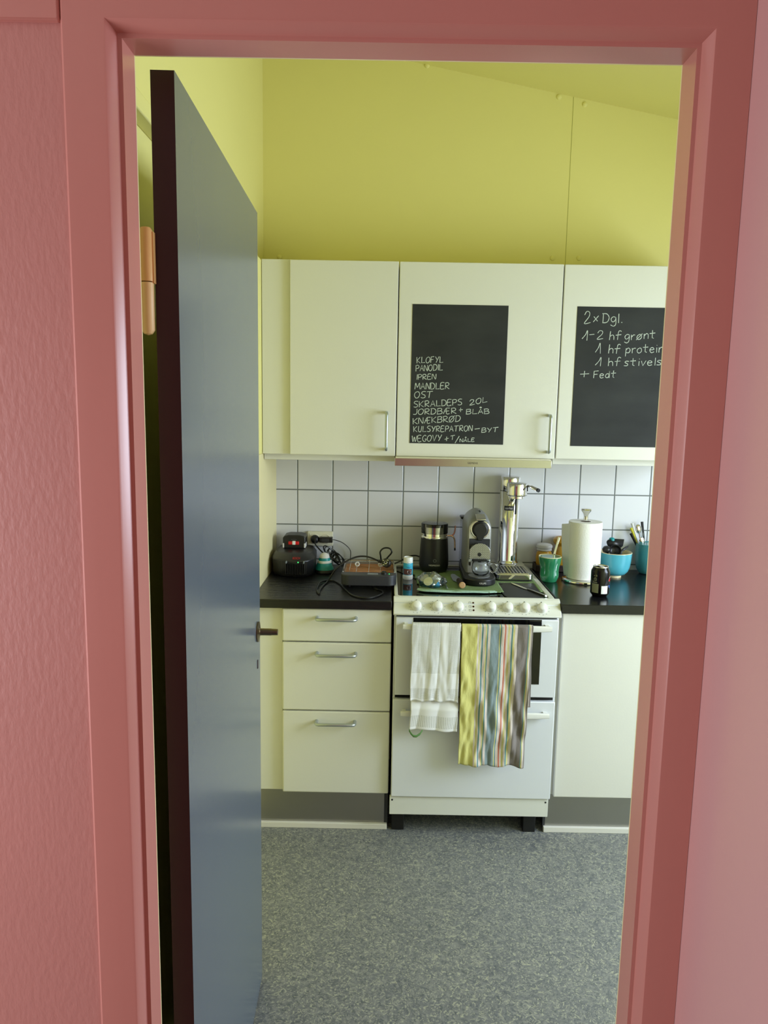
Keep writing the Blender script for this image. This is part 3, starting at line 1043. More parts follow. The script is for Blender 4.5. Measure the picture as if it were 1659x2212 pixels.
def drape(x0, x1, ztop, zf, zb, yf, amp, ph, xb0=None, xb1=None, nu=60, nv=70, wrinkle=.0015, seed=0):
    """cloth hanging over a rail: front fall in front of it, short bend over the top, back fall behind"""
    xb0 = x0 if xb0 is None else xb0
    xb1 = x1 if xb1 is None else xb1
    L1, Lc, L2 = ztop-zf, .028, ztop-zb
    tot = L1+Lc+L2

    def fn(u, v):
        s = v*tot
        if s < L1:
            d = (L1-s)/L1 if L1 else 0          # 1 at hem, 0 at top
            X0, X1 = x0+(xb0-x0)*d, x1+(xb1-x1)*d
            y = yf-.0105-.004*d
            z = zf+s
            k = min(1, .35+d)
        elif s < L1+Lc:
            a = (s-L1)/Lc*PI
            X0, X1 = x0, x1
            y = yf-.0105*cos(a)
            z = ztop+.004*sin(a)
            k, d = .3, 0
        else:
            d = (s-L1-Lc)/L2
            X0, X1 = x0+.002*d, x1+.008*d
            y = yf+.0105+.006*d
            z = ztop-(s-L1-Lc)
            k = .3
        f = amp*k*(sin(u*9+ph+d*.8)+.5*sin(u*21+ph*2+d*1.5))
        w = wrinkle*(noise.noise(Vector((u*7+seed, z*11+u*4, seed)))*2+noise.noise(Vector((u*15-z*9, z*22+seed, 2)))*.9)*k
        zz = z+.003*sin(u*17+ph)*(1 if d > .9 else 0)
        return (X0+(X1-X0)*u+.002*noise.noise(Vector((z*12, u*2, seed+4))), y-abs(f)*.9+w if s < L1 else y, zz)
    return fn, tot, L1


# white waffle towel: shorter front layer over a longer one
t = thing('dish_towel', 'white waffle-weave towel folded over the oven handle, left of the striped one', 'towel', (.15, -.06, .44))
fn, tot, L1 = drape(.066, .237, .835, .557, .60, -.060, .004, .4, .064, .234, seed=2)
mb = MB()
mb.grid(lambda u, v: fn(u, v), 64, 90)
L = tot
for k_, (uu, vv) in list(mb.uv.items()):
    s = vv*tot
    mb.uv[k_] = (uu, 1-s/L1 if s < L1 else .3)
mb.build('front_layer', M['waffle'], t, solid=.0018)


def under(u, v):
    z = .62+(.447-.62)*v
    x = (.0645+.006*(1-v))+(.170*u)+.003*noise.noise(Vector((u*3, v*4, 1)))
    y = -.052-.020*min(1, max(0, (v-.2)/.35))-.006*abs(sin(u*8+1+v))*(.4+.6*v)
    return (x, y, z+.004*sin(u*5+.6)*v)


mb = MB().grid(under, 60, 50)
for k_, (uu, vv) in list(mb.uv.items()):
    mb.uv[k_] = (uu*.6, .45+.55*vv)
mb.build('back_layer', M['waffle'], t, solid=.0016)


def strip(pts, w, name, m_, parent):
    mb = MB()
    P = [Vector(p) for p in pts]
    vs = []
    for p in P:
        vs += [p+Vector((0, 0, w/2)), p-Vector((0, 0, w/2))]
    mb.add(vs, [(2*i, 2*i+1, 2*i+3, 2*i+2) for i in range(len(P)-1)])
    return mb.build(name, m_, parent, solid=.001)


strip([(.0635, -.078, .449), (.070, -.081, .438), (.079, -.083, .429), (.090, -.083, .428), (.103, -.080, .436), (.112, -.077, .450)], .009, 'hanging_loop', M['loop'], t)

# striped linen towel
fn, tot, L1 = drape(.241, .491, .833, .318, .53, -.060, .005, 1.1, .243, .476, seed=5, wrinkle=.0065)
mb = MB().grid(lambda u, v: fn(u, v), 100, 130)
o = mb.build('dish_towel', M['stripe'], solid=.0016, origin=(.365, -.06, .32))
tag(o, 'striped linen towel in yellow-green, slate and brown on the oven handle', 'towel')

# ================================================================== things on the left worktop
# battery charger
t = thing('battery_charger', 'black power tool battery charger standing in the left corner of the worktop', 'charger', (-.39, .42, CT))
foot = [(-.499, .42), (-.486, .368), (-.446, .332), (-.39, .316), (-.345, .330), (-.322, .365), (-.317, .42), (-.327, .55), (-.495, .55)]


def scaled(poly, k, dy=0, cx=-.408, cy=.44):
    return [(cx+(x-cx)*k, cy+(y-cy)*k+dy) for x, y in poly]


lv = [(scaled(foot, .93), CT), (scaled(foot, .985), CT+.012), (scaled(foot, 1.01), CT+.055), (scaled(foot, 1.01), CT+.070), (scaled(foot, .84, .014), CT+.090), (scaled(foot, .66, .028), CT+.094)]
mb = MB()
n = len(foot)
vs = [(x, y, z) for pl, z in lv for x, y in pl]
fs = [(i*n+k, i*n+(k+1) % n, (i+1)*n+(k+1) % n, (i+1)*n+k) for i in range(len(lv)-1) for k in range(n)]
fs += [list(range(n))[::-1], list(range((len(lv)-1)*n, len(lv)*n))]
mb.add(vs, fs)
mb.build('housing', M['black'], t, bevel=.004, seg=3, angle=25)
mb = MB()
for i in range(12):
    x = -.427+i*.0066
    yy = .3105+.09*abs(x+.390)**1.2
    mb.box(x-.0012, x+.0012, yy-.003, yy+.02, CT+.018, CT+.058)
mb.build('vent_slots', M['seal'], t, smooth=False)
for x in (-.428, -.358):
    MB().box(x, x+.004, .306, .33, CT+.0615, CT+.0685).build('side_clip', M['letter_grey'], t)
MB().lathe([(.0024, 0), (.002, .001), (0, .0014)], (-.378, .3085, CT+.066), 12, (0, -1, 0)).build('green_lamp', M['led_green'], t)
text_mesh('lettering', 'BOSCH', -.402, -.373, .3225, CT+.0755, M['red'], t, tilt=1.9)
# battery pack slotted into the charger
t = thing('battery_pack', 'black battery pack with a red latch standing up in the charger', 'battery', (-.412, .49, CT+0.0960))
pb = [(-0.4590, CT+0.0940), (-0.3650, CT+0.0940), (-0.3650, CT+0.1380), (-0.3710, CT+0.1460), (-0.3890, CT+0.1505), (-0.4350, CT+0.1505), (-0.4530, CT+0.1460), (-0.4590, CT+0.1380)]
MB().prism(pb, .452, .535, 'y').build('case', M['black'], t, bevel=.004, seg=3)
MB().box(-0.4350, -0.3910, .4455, .455, CT+0.1110, CT+0.1245).build('latch', M['red'], t, bevel=.002)
MB().box(-0.4185, -0.4055, .444, .452, CT+0.1110, CT+0.1265).build('latch_button', M['white'], t, bevel=.0015)
MB().box(-0.4240, -0.4020, .4512, .4525, CT+0.1295, CT+0.1340).build('charge_gauge', M['charc'], t, bevel=.0005)
for x in (-0.4592, -0.3708):
    MB().box(x, x+.006, .4505, .50, CT+0.0970, CT+0.1160).build('side_plate', M['letter_light'], t, bevel=.001)

# teal cone gadget
t = thing('cone_gadget', 'small teal cone-shaped gadget with white rings beside the charger', 'gadget', (-.283, .43, CT))
c = (-.283, .43, CT)
MB().lathe([(.036, 0), (.042, .003), (.042, .010), (.038, .016)], c, 36).build('base', M['black'], t)
MB().lathe([(.0395, .0155), (.0375, .020), (.0295, .040), (.0275, .043)], c, 36).build('lower_cone', M['teal'], t)
MB().lathe([(.0285, .042), (.0275, .050), (.026, .0515)], c, 36).build('ring', M['white'], t)
MB().lathe([(.0250, .051), (.0215, .063)], c, 36).build('upper_cone', M['teal'], t)
MB().lathe([(.0215, .0625), (.0205, .069), (.0165, .0765), (.009, .082), (0, .0838)], c, 36).build('dome', M['letter_light'], t)

# double wall socket, plug, adapter
t = thing('wall_socket', 'ivory double wall socket on the tiles above the worktop', 'socket', (-.313, .59, 1.017))
MB().box(-.368, -.258, .568, .5895, .986, 1.048).build('case', M['ivory'], t, bevel=.003)
mb = MB().box(-.360, -.266, .566, .569, .993, 1.041)
mb.build('cover', M['ivory'], t, bevel=.0015)
for x in (-.337, -.289):
    MB().torus((x, .5655, 1.017), .0195, .0022, (0, 1, 0), 32, 8).build('outlet', M['ivory'], t)
t = thing('power_plug', 'black plug in the left half of the wall socket', 'plug', (-.334, .56, 1.017))
MB().lathe([(.017, 0), (.0185, .004), (.0175, .016), (.011, .024), (.006, .026), (0, .0262)], (-.334, .5655, 1.0165), 28, (0, -1, 0)).build('body', M['rubber'], t)
MB().tube([(-.333, .541, 1.015), (-.331, .535, 1.0), (-.318, .535, .983), (-.299, .53, .965), (-.281, .525, .955)], .003, 10).build('cord', M['cablemat'], t)
t = thing('power_adapter', 'small black power adapter in the right half of the wall socket', 'adapter', (-.287, .55, 1.017))
MB().box(-.315, -.2585, .540, .566, 1.0055, 1.0285).build('case', M['black'], t, bevel=.002)
MB().box(-.3045, -.2725, .5392, .5402, 1.010, 1.0235).build('rating_label', M['charc'], t)
MB().tube([(-.259, .553, 1.017), (-.245, .557, 1.0145), (-.218, .562, 1.004), (-.194, .566, .985), (-.183, .568, .969), (-.181, .57, .95), (-.184, .57, .925)], .0017, 8).build('cord', M['cablemat'], t)

# coiled cable heap
t = None
mb = MB()
rng = random.Random(3)
for k in range(7):
    cx, cz = -.272+.007*k, .985-.0062*k
    pts = []
    R1, R2 = rng.uniform(.011, .02), rng.uniform(.026, .04)
    for i in range(15):
        a = 2*PI*i/14
        pts.append((cx+R1*cos(a)*.9+R2*sin(a)*.55, .515+.008*sin(a+k)+.002*k, max(.908, cz-.012+R1*cos(a)*.5-R2*sin(a)*.75)))
    mb.tube(pts, .0024, 8, 3)
mb.tube([(-.281, .525, .955), (-.262, .52, .95), (-.24, .51, .936), (-.222, .5, .93), (-.212, .49, .912)], .0026, 8)
mb.tube([(-.252, .52, .962), (-.236, .505, .95), (-.222, .50, .935), (-.205, .5, .91), (-.19, .5, .907)], .0022, 8)
o = mb.build('cable_coil', M['cablemat'])
tag(o, 'tangled coil of thin black cable leaning below the wall socket', 'cable')

# flat toaster
t = thing('flat_toaster', 'low dark grey flat toaster with an open wire grill', 'toaster', (-.095, .28, CT))
mb = MB()
fp = []
for k in range(0, 9):      # rounded front bar
    a = rad(180+k*90/8)
    fp.append((-.165+.034*cos(a), .190+.034*sin(a)))
for k in range(0, 9):
    a = rad(270+k*90/8)
    fp.append((-.022+.034*cos(a), .190+.034*sin(a)))
fp += [(.012, .213), (-.199, .213)]
MB().prism(fp, CT+.013, CT+.054).build('front_bar', M['charc'], t, bevel=.003, seg=3)
mb = MB()
mb.box(-.196, .006, .213, .41, CT+.010, CT+.026)
mb.box(-.1965, -.192, .213, .412, CT+.010, CT+.056).box(.002, .0065, .213, .412, CT+.010, CT+.056).box(-.1965, .0065, .408, .4125, CT+.010, CT+.054)
mb.build('tray', M['satin'], t, bevel=.001)
MB().box(-.191, .0015, .214, .407, CT+.027, CT+.043).build('heater_plate', M['mica'], t, smooth=False)
mb = MB()
for i in range(7):
    y = .232+i*.027
    mb.tube([(-.185+.36*.53*j/12, y+.003*sin(j*1.3+i), CT+.0445) for j in range(13)], .0015, 6, 2)
mb.build('heating_element', M['element'], t)
for x in (-.170, -.143, -.095, -.050):
    MB().tube([(x, .214, CT+.050), (x, .30, CT+.056), (x, .41, CT+.056)], .0014, 8, 3).build('grill_wire', M['chrome'], t)
for x, y in ((-.143, .325), (-.050, .325)):
    MB().torus((x, y, CT+.060), .0075, .0028, (0, -1, .5), 22, 8).build('ceramic_ring', M['letter_light'], t)
MB().tube([(-.193, .214, CT+.0565), (-.193, .41, CT+.0585), (.003, .41, CT+.0585), (.003, .214, CT+.0565)], .0022, 8, 0).build('rim_wire', M['chrome'], t)
MB().lathe([(.0105, 0), (.0105, .006), (.007, .0105), (0, .0115)], (-.036, .186, CT+.054), 24).build('timer_knob', M['black'], t)
MB().lathe([(.002, 0), (.002, .0012), (0, .0016)], (-.0155, .184, CT+.054), 10).build('green_lamp', M['led_green'], t)
MB().box(-.098, -.058, .172, .196, CT+.0538, CT+.0544).build('printed_label', M['satin'], t, smooth=False)
for x, y in ((-.17, .20), (-.02, .20), (-.17, .38), (-.02, .38)):
    MB().cyl((x, y, CT), (x, y, CT+.014), .008, 12).build('foot', M['rubber'], t)
cord = [(-.047, .302, .974), (-.066, .303, .984), (-.092, .31, .993), (-.117, .32, .995), (-.146, .32, .992), (-.177, .31, .981), (-.205, .3, .965), (-.229, .285, .945), (-.246, .275, .920), (-.258, .24, .9055), (-.268, .18, .9055), (-.274, .11, .9055), (-.272, .065, .9055), (-.277, .075, .9055), (-.286, .12, .9055), (-.287, .175, .9065), (-.282, .225, .9085), (-.264, .262, .9055), (-.235, .268, .9055), (-.207, .221, .9055), (-.181, .138, .9055), (-.154, .06, .9055), (-.126, .022, .9055), (-.097, .012, .9055), (-.066, .034, .9055), (-.043, .074, .9055), (-.04, .108, .9055), (-.053, .135, .9055), (-.074, .16, .9055), (-.09, .21, .908), (-.09, .225, .912)]
cb = MB().tube(cord, .0034, 10, 6).build('power_cord', M['cablemat'], t)
mb = MB()
ax_ = Vector((-.28, -.85, .35)).normalized()
pc = Vector((-.026, .300, CT+.072))
mb.lathe([(.0165, -.012), (.0178, -.008), (.0178, .010), (.016, .012)], pc, 30, ax_)
mb.tube([pc+Vector((-.010, .004, .004)), pc+Vector((-.024, .003, .006)), pc+Vector((-.034, .002, .004))], [.008, .0045], 12, 3)
MB.build(mb, 'plug', M['black'], cb)
mb = MB()
sd = ax_.cross(Vector((0, 0, 1))).normalized()
upd = sd.cross(ax_)
for a in (-1, 1):
    p0 = pc+ax_*.0122+(sd*.8+upd*.6)*a*.0085
    mb.cyl(p0, p0+ax_*.015, .0021, 10)
mb.torus(pc+ax_*.0122, .006, .0009, ax_, 20, 6)
mb.obox(pc+ax_*.0128+(sd*.6-upd*.8)*.0125, sd*.0035, upd*.0012, ax_*.001)
mb.obox(pc+ax_*.0128-(sd*.6-upd*.8)*.0125, sd*.0035, upd*.0012, ax_*.001)
mb.build('plug_contacts', M['alu'], cb)

# cord standing behind the toaster and running right to the milk frother
mb = MB().tube([(-.050, .475, .907), (-.048, .465, .94), (-.051, .46, .969), (-.053, .46, .986), (-.042, .46, 1.0), (-.025, .46, 1.004), (-.010, .46, .999), (-.005, .46, .985), (-.018, .465, .966), (-.034, .47, .945), (-.03, .49, .918), (-.008, .515, .919), (.03, .535, .931), (.066, .54, .951), (.096, .535, .958), (.115, .51, .958)], .0034, 10, 7)
tag(mb.build('power_cable', M['cablemat']), 'black cable looping up behind the flat toaster towards the milk frother', 'cable')

# ================================================================== things on the hob
CZ = HZ+.0066      # top of the green towel
# green tea towel spread on the hob (polygon cut out of a fine grid)


def in_cloth(x, y):
    if x < .41:
        return .110-.02*max(0, min(1, (x-.1)/.1))+(0.0 if x < .34 else .02*(x-.34)/.07) <= y <= .46 and x >= .088+.010*sin(y*9)
    if y > .262:
        return y <= .46 and x <= .5625
    return y > .125 and .5515 <= x <= .5625-.004*(.31-y)


mb = MB()
st_ = .006
idx = {}
xs_, ys_ = int((.572-.082)/st_), int((.47-.08)/st_)


def cpt(i, j):
    if (i, j) not in idx:
        x, y = .082+i*st_, .08+j*st_
        z = HZ+.0036+.0016*noise.noise(Vector((x*22, y*22, 3)))
        if y < .13 and x < .41:
            z += .0025*max(0, sin(x*60)) + .0012
        idx[(i, j)] = len(mb.v)
        mb.v.append((x+.0015*noise.noise(Vector((x*40, y*40, 9))), y+.002*noise.noise(Vector((x*40, y*40, 5))), z))
    return idx[(i, j)]


for i in range(xs_):
    for j in range(ys_):
        x, y = .082+(i+.5)*st_, .08+(j+.5)*st_
        if in_cloth(x, y):
            mb.f.append([cpt(i, j), cpt(i+1, j), cpt(i+1, j+1), cpt(i, j+1)])
            mb.mi.append(0)
o = mb.build('tea_towel', M['greencloth'], solid=.003, origin=(.25, .25, HZ))
tag(o, 'green tea towel spread under the coffee machine on the hob', 'towel')
mb = MB()
mb.tube([(.090, .118, HZ+.006), (.11, .100, HZ+.0065), (.15, .092, HZ+.007), (.2, .090, HZ+.006), (.25, .088, HZ+.0065), (.3, .090, HZ+.007), (.34, .092, HZ+.006), (.385, .104, HZ+.0055)], .0028, 8, 6, flat=1.0)
mb.tube([(.092, .130, HZ+.007), (.12, .112, HZ+.0075), (.16, .103, HZ+.0085), (.21, .101, HZ+.007), (.27, .1, HZ+.008), (.33, .101, HZ+.008), (.38, .112, HZ+.0065)], .0022, 8, 6)
mb.build('hem', M['hem'], o)

# tablet tube
t = thing('tablet_tube', 'small white and light blue tablet tube standing at the hob edge', 'tube', (.060, .315, HZ))
c = (.060, .315, HZ)
mb = MB().lathe([(.0185, 0), (.0195, .002), (.0195, .016)], c, 40)
for k in range(24):
    a = 2*PI*k/24
    mb.obox((c[0]+.0196*cos(a), c[1]+.0196*sin(a), HZ+.009), (.0004*cos(a), .0004*sin(a), 0), (-.0008*sin(a), .0008*cos(a), 0), (0, 0, .006))
mb.build('ribbed_cap', M['white'], t)
MB().lathe([(.0183, .016), (.0187, .018), (.0187, .083), (.0178, .0885), (.0160, .0895), (.0155, .087), (0, .0865)], c, 40).build('tube_body', M['white'], t, angle=50)
lb = MB().patch(.060, .315, .01885, -1.5, 1.5, HZ+.018, HZ+.067, 24).build('label_band', M['labelteal'], t)
MB().patch(.060, .315, .01895, -1.2, .9, HZ+.020, HZ+.044, 16).build('photo_print', M['brown'], lb)
vs = [(.060+.019*sin((.25+.42*cos(k*PI/12))), .315-.019*cos(.25+.42*cos(k*PI/12)), HZ+.0315+.0085*sin(k*PI/12)) for k in range(24)]
mb = MB()
mb.add(vs, [list(range(24))])
mb.build('cup_print', M['white'], lb, smooth=False)
vs = [(.060+.0192*sin((.25+.28*cos(k*PI/12))), .315-.0192*cos(.25+.28*cos(k*PI/12)), HZ+.0315+.0058*sin(k*PI/12)) for k in range(24)]
mb = MB()
mb.add(vs, [list(range(24))])
mb.build('coffee_print', M['letter_dark'], lb, smooth=False)
text_mesh('lettering', 'TABLETT', .052, .0765, 0, HZ+.0475, M['blueprint'], lb, wrap=(.060, .315, .0190), height=.0055)
vs = [(.060+.019*sin((.2+.5*cos(k*PI/10))), .315-.019*cos(.2+.5*cos(k*PI/10)), HZ+.0685+.0065*sin(k*PI/10)) for k in range(20)]
mb = MB()
mb.add(vs, [list(range(20))])
mb.build('oval_mark', M['letter_light'], t, smooth=False)

# milk frother
t = thing('milk_frother', 'black milk frother with steel rim and copper handle on the hob', 'milk frother', (.171, .45, CZ))
c = (.171, .45, CZ)
MB().lathe([(.050, 0), (.0545, .003), (.0575, .010), (.0608, .026), (.0608, .045), (.058, .10), (.0555, .140)], c, 56).build('base_body', mat('matt_black_body', (20, 20, 22), .42), t)
MB().lathe([(.0555, .140), (.0562, .142), (.0562, .147), (.0548, .149)], c, 56).build('trim_ring', M['chrome'], t)
MB().lathe([(.0535, .148), (.0535, .187), (.0515, .187), (.0515, .149)], c, 56).build('steel_jug', M['chrome'], t)
MB().lathe([(.0552, .160), (.0552, .197), (.053, .2005), (0, .2025), (0, .2005), (.0525, .1985), (.0535, .196), (.0535, .16), (.0552, .16)], c, 56, cap=False).build('lid', M['smoke'], t)
mb = MB()
mb.tube([(.226, .45, CZ+.148), (.238, .45, CZ+.148), (.248, .45, CZ+.152), (.2545, .45, CZ+.165), (.2565, .45, CZ+.190)], .0032, 10)
mb.tube([(.238, .45, CZ+.148), (.249, .45, CZ+.143), (.2555, .45, CZ+.128), (.2575, .45, CZ+.096)], .0032, 10)
h = MB.build(mb, 'handle', M['copper'], t)
MB().cyl((.2575, .45, CZ+.086), (.2575, .45, CZ+.097), .0034, 12).build('handle_tip', M['rubber'], h)
text_mesh('lettering', 'NESPRESSO', .147, .193, 0, CZ+.030, M['letter_light'], t, wrap=(.171, .45, .0611), height=.0065)
mb = MB()
vs, fs = [], []
for k in range(28):
    for rr_ in (.0052, .0064):
        a = 2*PI*k/28
        an = rr_*cos(a)/.0605
        vs.append((.171+.0607*sin(an), .45-.0607*cos(an), CZ+.0525+rr_*sin(a)))
fs = [(2*k, 2*((k+1) % 28), 2*((k+1) % 28)+1, 2*k+1) for k in range(28)]
mb.add(vs, fs)
mb.build('power_mark', M['letter_grey'], t, smooth=False)

# clear bag with coffee capsules
t = thing('plastic_bag', 'crumpled clear plastic bag of coffee capsules in front of the frother', 'bag', (.148, .19, CZ))
mb = MB()


def bagpt(u, v):
    a, b_ = 2*PI*u, PI*v
    d = Vector((cos(a)*sin(b_), sin(a)*sin(b_), cos(b_)))
    k = 1+.22*noise.noise(d*2.2+Vector((4, 1, 0)))+.10*noise.noise(d*5.5)
    p = Vector((.147, .185, CZ+.020))+Vector((d.x*.053, d.y*.062, d.z*.028))*k
    if b_ < .9:
        p.z += .006*max(0, sin(3*a))
    p.z = max(p.z, CZ+.0004)
    return p


mb.grid(bagpt, 40, 24)
mb.build('film', M['film'], t, angle=180)


def capsule(c, ax, label, ribs=False, s=1.0):
    c = Vector(c)
    k = thing('coffee_capsule', label, 'capsule', tuple(c), 'coffee capsules in the clear bag')
    a = Vector(ax).normalized()
    MB().lathe([(.0115*s, -.024*s), (.0125*s, -.023*s), (.0165*s, 0), (.0182*s, .0006*s), (.0182*s, .0016*s)], c, 28, a).build('cup', M['capblue'] if not ribs else M['foil'], k)
    MB().lathe([(.0178*s, .0017*s), (0, .0021*s)], c, 28, a, cap=False).build('lid', M['foil'], k)
    if ribs:
        mb = MB()
        tt = a.orthogonal().normalized()
        ss = a.cross(tt)
        for q_ in range(22):
            an = 2*PI*q_/22
            d = tt*cos(an)+ss*sin(an)
            mb.tube([c+d*.0172*s-a*.001, c+d*.0128*s-a*.0235*s], .0009, 6, 0)
        mb.build('ribs', M['white'], k)


capsule((.121, .205, CZ+.024), (-.45, -.5, .75), 'blue capsule leaning at the back left in the clear bag, lid tilted left')
capsule((.133, .160, CZ+.021), (-.25, -.75, .62), 'blue capsule at the front left of the bag with its pale lid facing out')
capsule((.168, .190, CZ+.022), (.6, .2, -.6), 'ribbed pale capsule at the right of the clear bag', True, 1.1)
capsule((.158, .160, CZ+.0165), (-.55, -.25, .7), 'blue capsule lying low at the front middle of the clear bag', s=.9)

# cheese spade, fork
t = thing('spatula', 'small steel spade with a dark wooden handle on the green towel', 'spatula', (.25, .25, CZ))
bl = [(.2335, .335), (.236, .365), (.243, .378), (.252, .372), (.268, .31), (.272, .268), (.262, .236), (.250, .236), (.236, .262)]
MB().prism(bl, CZ+.0015, CZ+.003).build('blade', M['satin'], t, smooth=False)
MB().lathe([(.0065, 0), (.0095, .012), (.0105, .05), (.0125, .095), (.0128, .112)], (.2555, .250, CZ+.009), 20, (.004, -.128, .006)).build('handle', M['darkwood'], t)
MB().lathe([(.0125, .1125), (.0095, .1155), (0, .116)], (.2555, .250, CZ+.009), 20, (.004, -.128, .006)).build('handle_end', M['lightwood'], t)
t = thing('small_fork', 'thin steel fork lying on the green towel right of the clear bag', 'fork', (.203, .2, CZ))
mb = MB().tube([(.2035, .132, CZ+.003), (.2015, .17, CZ+.004), (.2005, .21, CZ+.004), (.2, .235, CZ+.003)], [.0042, .0018], 8, 6, flat=.5)
for dx in (-.0035, 0, .0035):
    mb.tube([(.2+dx*.5, .232, CZ+.003), (.2+dx, .245, CZ+.002), (.2+dx, .272, CZ+.003)], .0008, 6, 4)
mb.build('fork_body', M['satin'], t)

# capsule coffee machine
KX = .338
t = thing('coffee_machine', 'silver and black capsule coffee machine with a round lever ring', 'coffee machine', (KX, .36, CZ))
bs = []
for k in range(0, 13):
    a = rad(180+k*180/12)
    bs.append((KX-.003+.0635*cos(a), .240+.062*sin(a)))
bs += [(KX+.058, .40), (KX+.052, .545), (KX-.052, .545), (KX-.062, .40)]
MB().prism(bs, CZ, CZ+.027).build('base', M['black'], t, bevel=.005, seg=3)


def arch(hw, ztop, zside, z0, n=20):
    pts = [(-hw, z0)]
    pts = []
    for k in range(n+1):
        a = PI-PI*k/n
        pts.append((hw*cos(a), zside+(ztop-zside)*sin(a)))
    return [(-hw, z0)]+pts+[(hw, z0)]


B0 = CZ+.024
secs = [(.300, .0450, CZ+.243, CZ+.198), (.303, .0470, CZ+.247, CZ+.197), (.325, .0485, CZ+.259, CZ+.198), (.37, .0498, CZ+.268, CZ+.200), (.44, .0498, CZ+.268, CZ+.200), (.485, .049, CZ+.258, CZ+.198), (.495, .047, CZ+.250, CZ+.198)]
mb = MB()
rows = [[(KX+a, y, z) for a, z in arch(hw, zt, zs, B0)] for y, hw, zt, zs in secs]
n = len(rows[0])
mb.add([p for r in rows for p in r], [(i*n+k, i*n+(k+1) % n, (i+1)*n+(k+1) % n, (i+1)*n+k) for i in range(len(rows)-1) for k in range(n)]+[list(range(n)), list(range((len(rows)-1)*n, len(rows)*n))[::-1]])
body = mb.build('body', mat('silver_plastic', (150, 152, 152), .34, .35), t, angle=40)
# front fascia, slightly proud
po = [(KX+a, z) for a, z in arch(.0420, CZ+.240, CZ+.203, CZ+.080)]
MB().prism(po, .292, .301, 'y').build('fascia', mat('light_silver_plastic', (208, 208, 210), .3, .35), t, bevel=.002)
MB().torus((KX+.001, .291, CZ+.203), .0345, .0042, (0, -1, 0), 48, 12).build('lever_ring', M['chrome'], t)
MB().lathe([(.0335, 0), (.0335, .004), (.030, .006), (0, .0065)], (KX+.001, .2925, CZ+.203), 40, (0, -1, 0)).build('ring_disc', M['black'], t)
td = []
for k in range(25):
    a = rad(-38+k*256/24)
    td.append((KX+.001+.0268*cos(a), CZ+.203+.0268*sin(a)))
td += [(KX-.008, CZ+.160), (KX+.010, CZ+.160)]
MB().prism(td, .278, .289, 'y').build('capsule_chute', M['black'], t, bevel=.003, seg=3)
MB().obox((KX+.002, .298, CZ+.2495), (.0185, 0, 0), (0, .024, .0075), (0, -.001, .003)).build('lever', M['chrome'], t, bevel=.0015)
MB().obox((KX+.002, .283, CZ+.242), (.0135, 0, 0), (0, .006, .002), (0, -.0015, .004)).build('lever_slot', M['black'], t, bevel=.001)
MB().box(KX+.004, KX+.0065, .345, .37, CZ+.255, CZ+.2688).build('top_mark', M['black'], t)
MB().box(KX-.042, KX+.042, .2945, .302, CZ+.0272, CZ+.0805).build('lower_front', mat('grey_silver_plastic', (186, 187, 190), .32, .35), t, bevel=.001)
MB().box(KX-.0405, KX+.0405, .284, .300, CZ+.088, CZ+.165).build('cup_back', mat('black_mesh_plastic', (18, 18, 20), .5, bump=(500, .6)), t, bevel=.001)
ho = [(KX+a, z) for a, z in arch(.0412, CZ+.152, CZ+.116, CZ+.089)]
MB().prism(ho, .262, .284, 'y').build('perforated_front', M['perf'], t, bevel=.001)
MB().lathe([(.0078, 0), (.0072, .001), (0, .0012)], (KX-.002, .262, CZ+.108), 24, (0, -1, 0)).build('front_button', M['black'], t)
MB().box(KX-.030, KX+.028, .262, .296, CZ+.080, CZ+.0885).build('spout_block', M['black'], t, bevel=.002)
for x in (KX-.0375, KX+.0345):
    MB().box(x-.0062, x+.0062, .264, .290, CZ+.077, CZ+.0885).build('side_clip', M['satin'], t, bevel=.0015)
    MB().box(x-.0035, x+.0035, .268, .285, CZ+.062, CZ+.077).build('clip_foot', M['black'], t, bevel=.001)
MB().cyl((KX, .272, CZ+.068), (KX, .272, CZ+.082), .006, 16).build('spout', M['black'], t)
MB().prism([(KX-.044+(x+.5)*.084, .205+(y+.5)*.09) for x, y in [(.5*cos(2*PI*k/28), .5*sin(2*PI*k/28)) for k in range(28)]], CZ+.0268, CZ+.0290).build('drip_grid', mat('drip_grid_metal', (150, 152, 154), .3, .9, bump=(420, .9)), t, smooth=False)
MB().box(KX-.0525, KX+.0505, .497, .552, CZ+.027, CZ+.2105).build('water_tank', M['smoke'], t, bevel=.006, seg=3)
MB().box(KX-.0545, KX+.0465, .497, .555, CZ+.211, CZ+.2215).build('tank_lid', M['black'], t, bevel=.004)
text_mesh('lettering', 'KRUPS', KX-.009, KX+.017, 0, CZ+.0095, M['letter_light'], t, wrap=(KX-.003, .240, .0632), height=.0065)

# glass cup on the drip grid
gc = Vector((KX+.003, .247, CZ+.0293))
t = thing('glass_cup', 'clear glass coffee cup under the machine spout', 'cup', tuple(gc))
prof = [(0, 0), (.018, .0), (.026, .004), (.0335, .016), (.0352, .030), (.0335, .046), (.0318, .056), (.0302, .0565), (.0318, .044), (.0333, .030), (.0314, .017), (.0242, .0062), (0, .005)]
MB().lathe(prof, gc, 48, cap=False).build('bowl', M['clear'], t, angle=80)
MB().tube([gc+Vector((.0335, -.002, .044)), gc+Vector((.044, -.004, .050)), gc+Vector((.058, -.006, .047)), gc+Vector((.064, -.007, .034)), gc+Vector((.058, -.006, .020)), gc+Vector((.045, -.004, .014)), gc+Vector((.0345, -.002, .022))], .0036, 12, 6).build('handle', M['clear'], t)

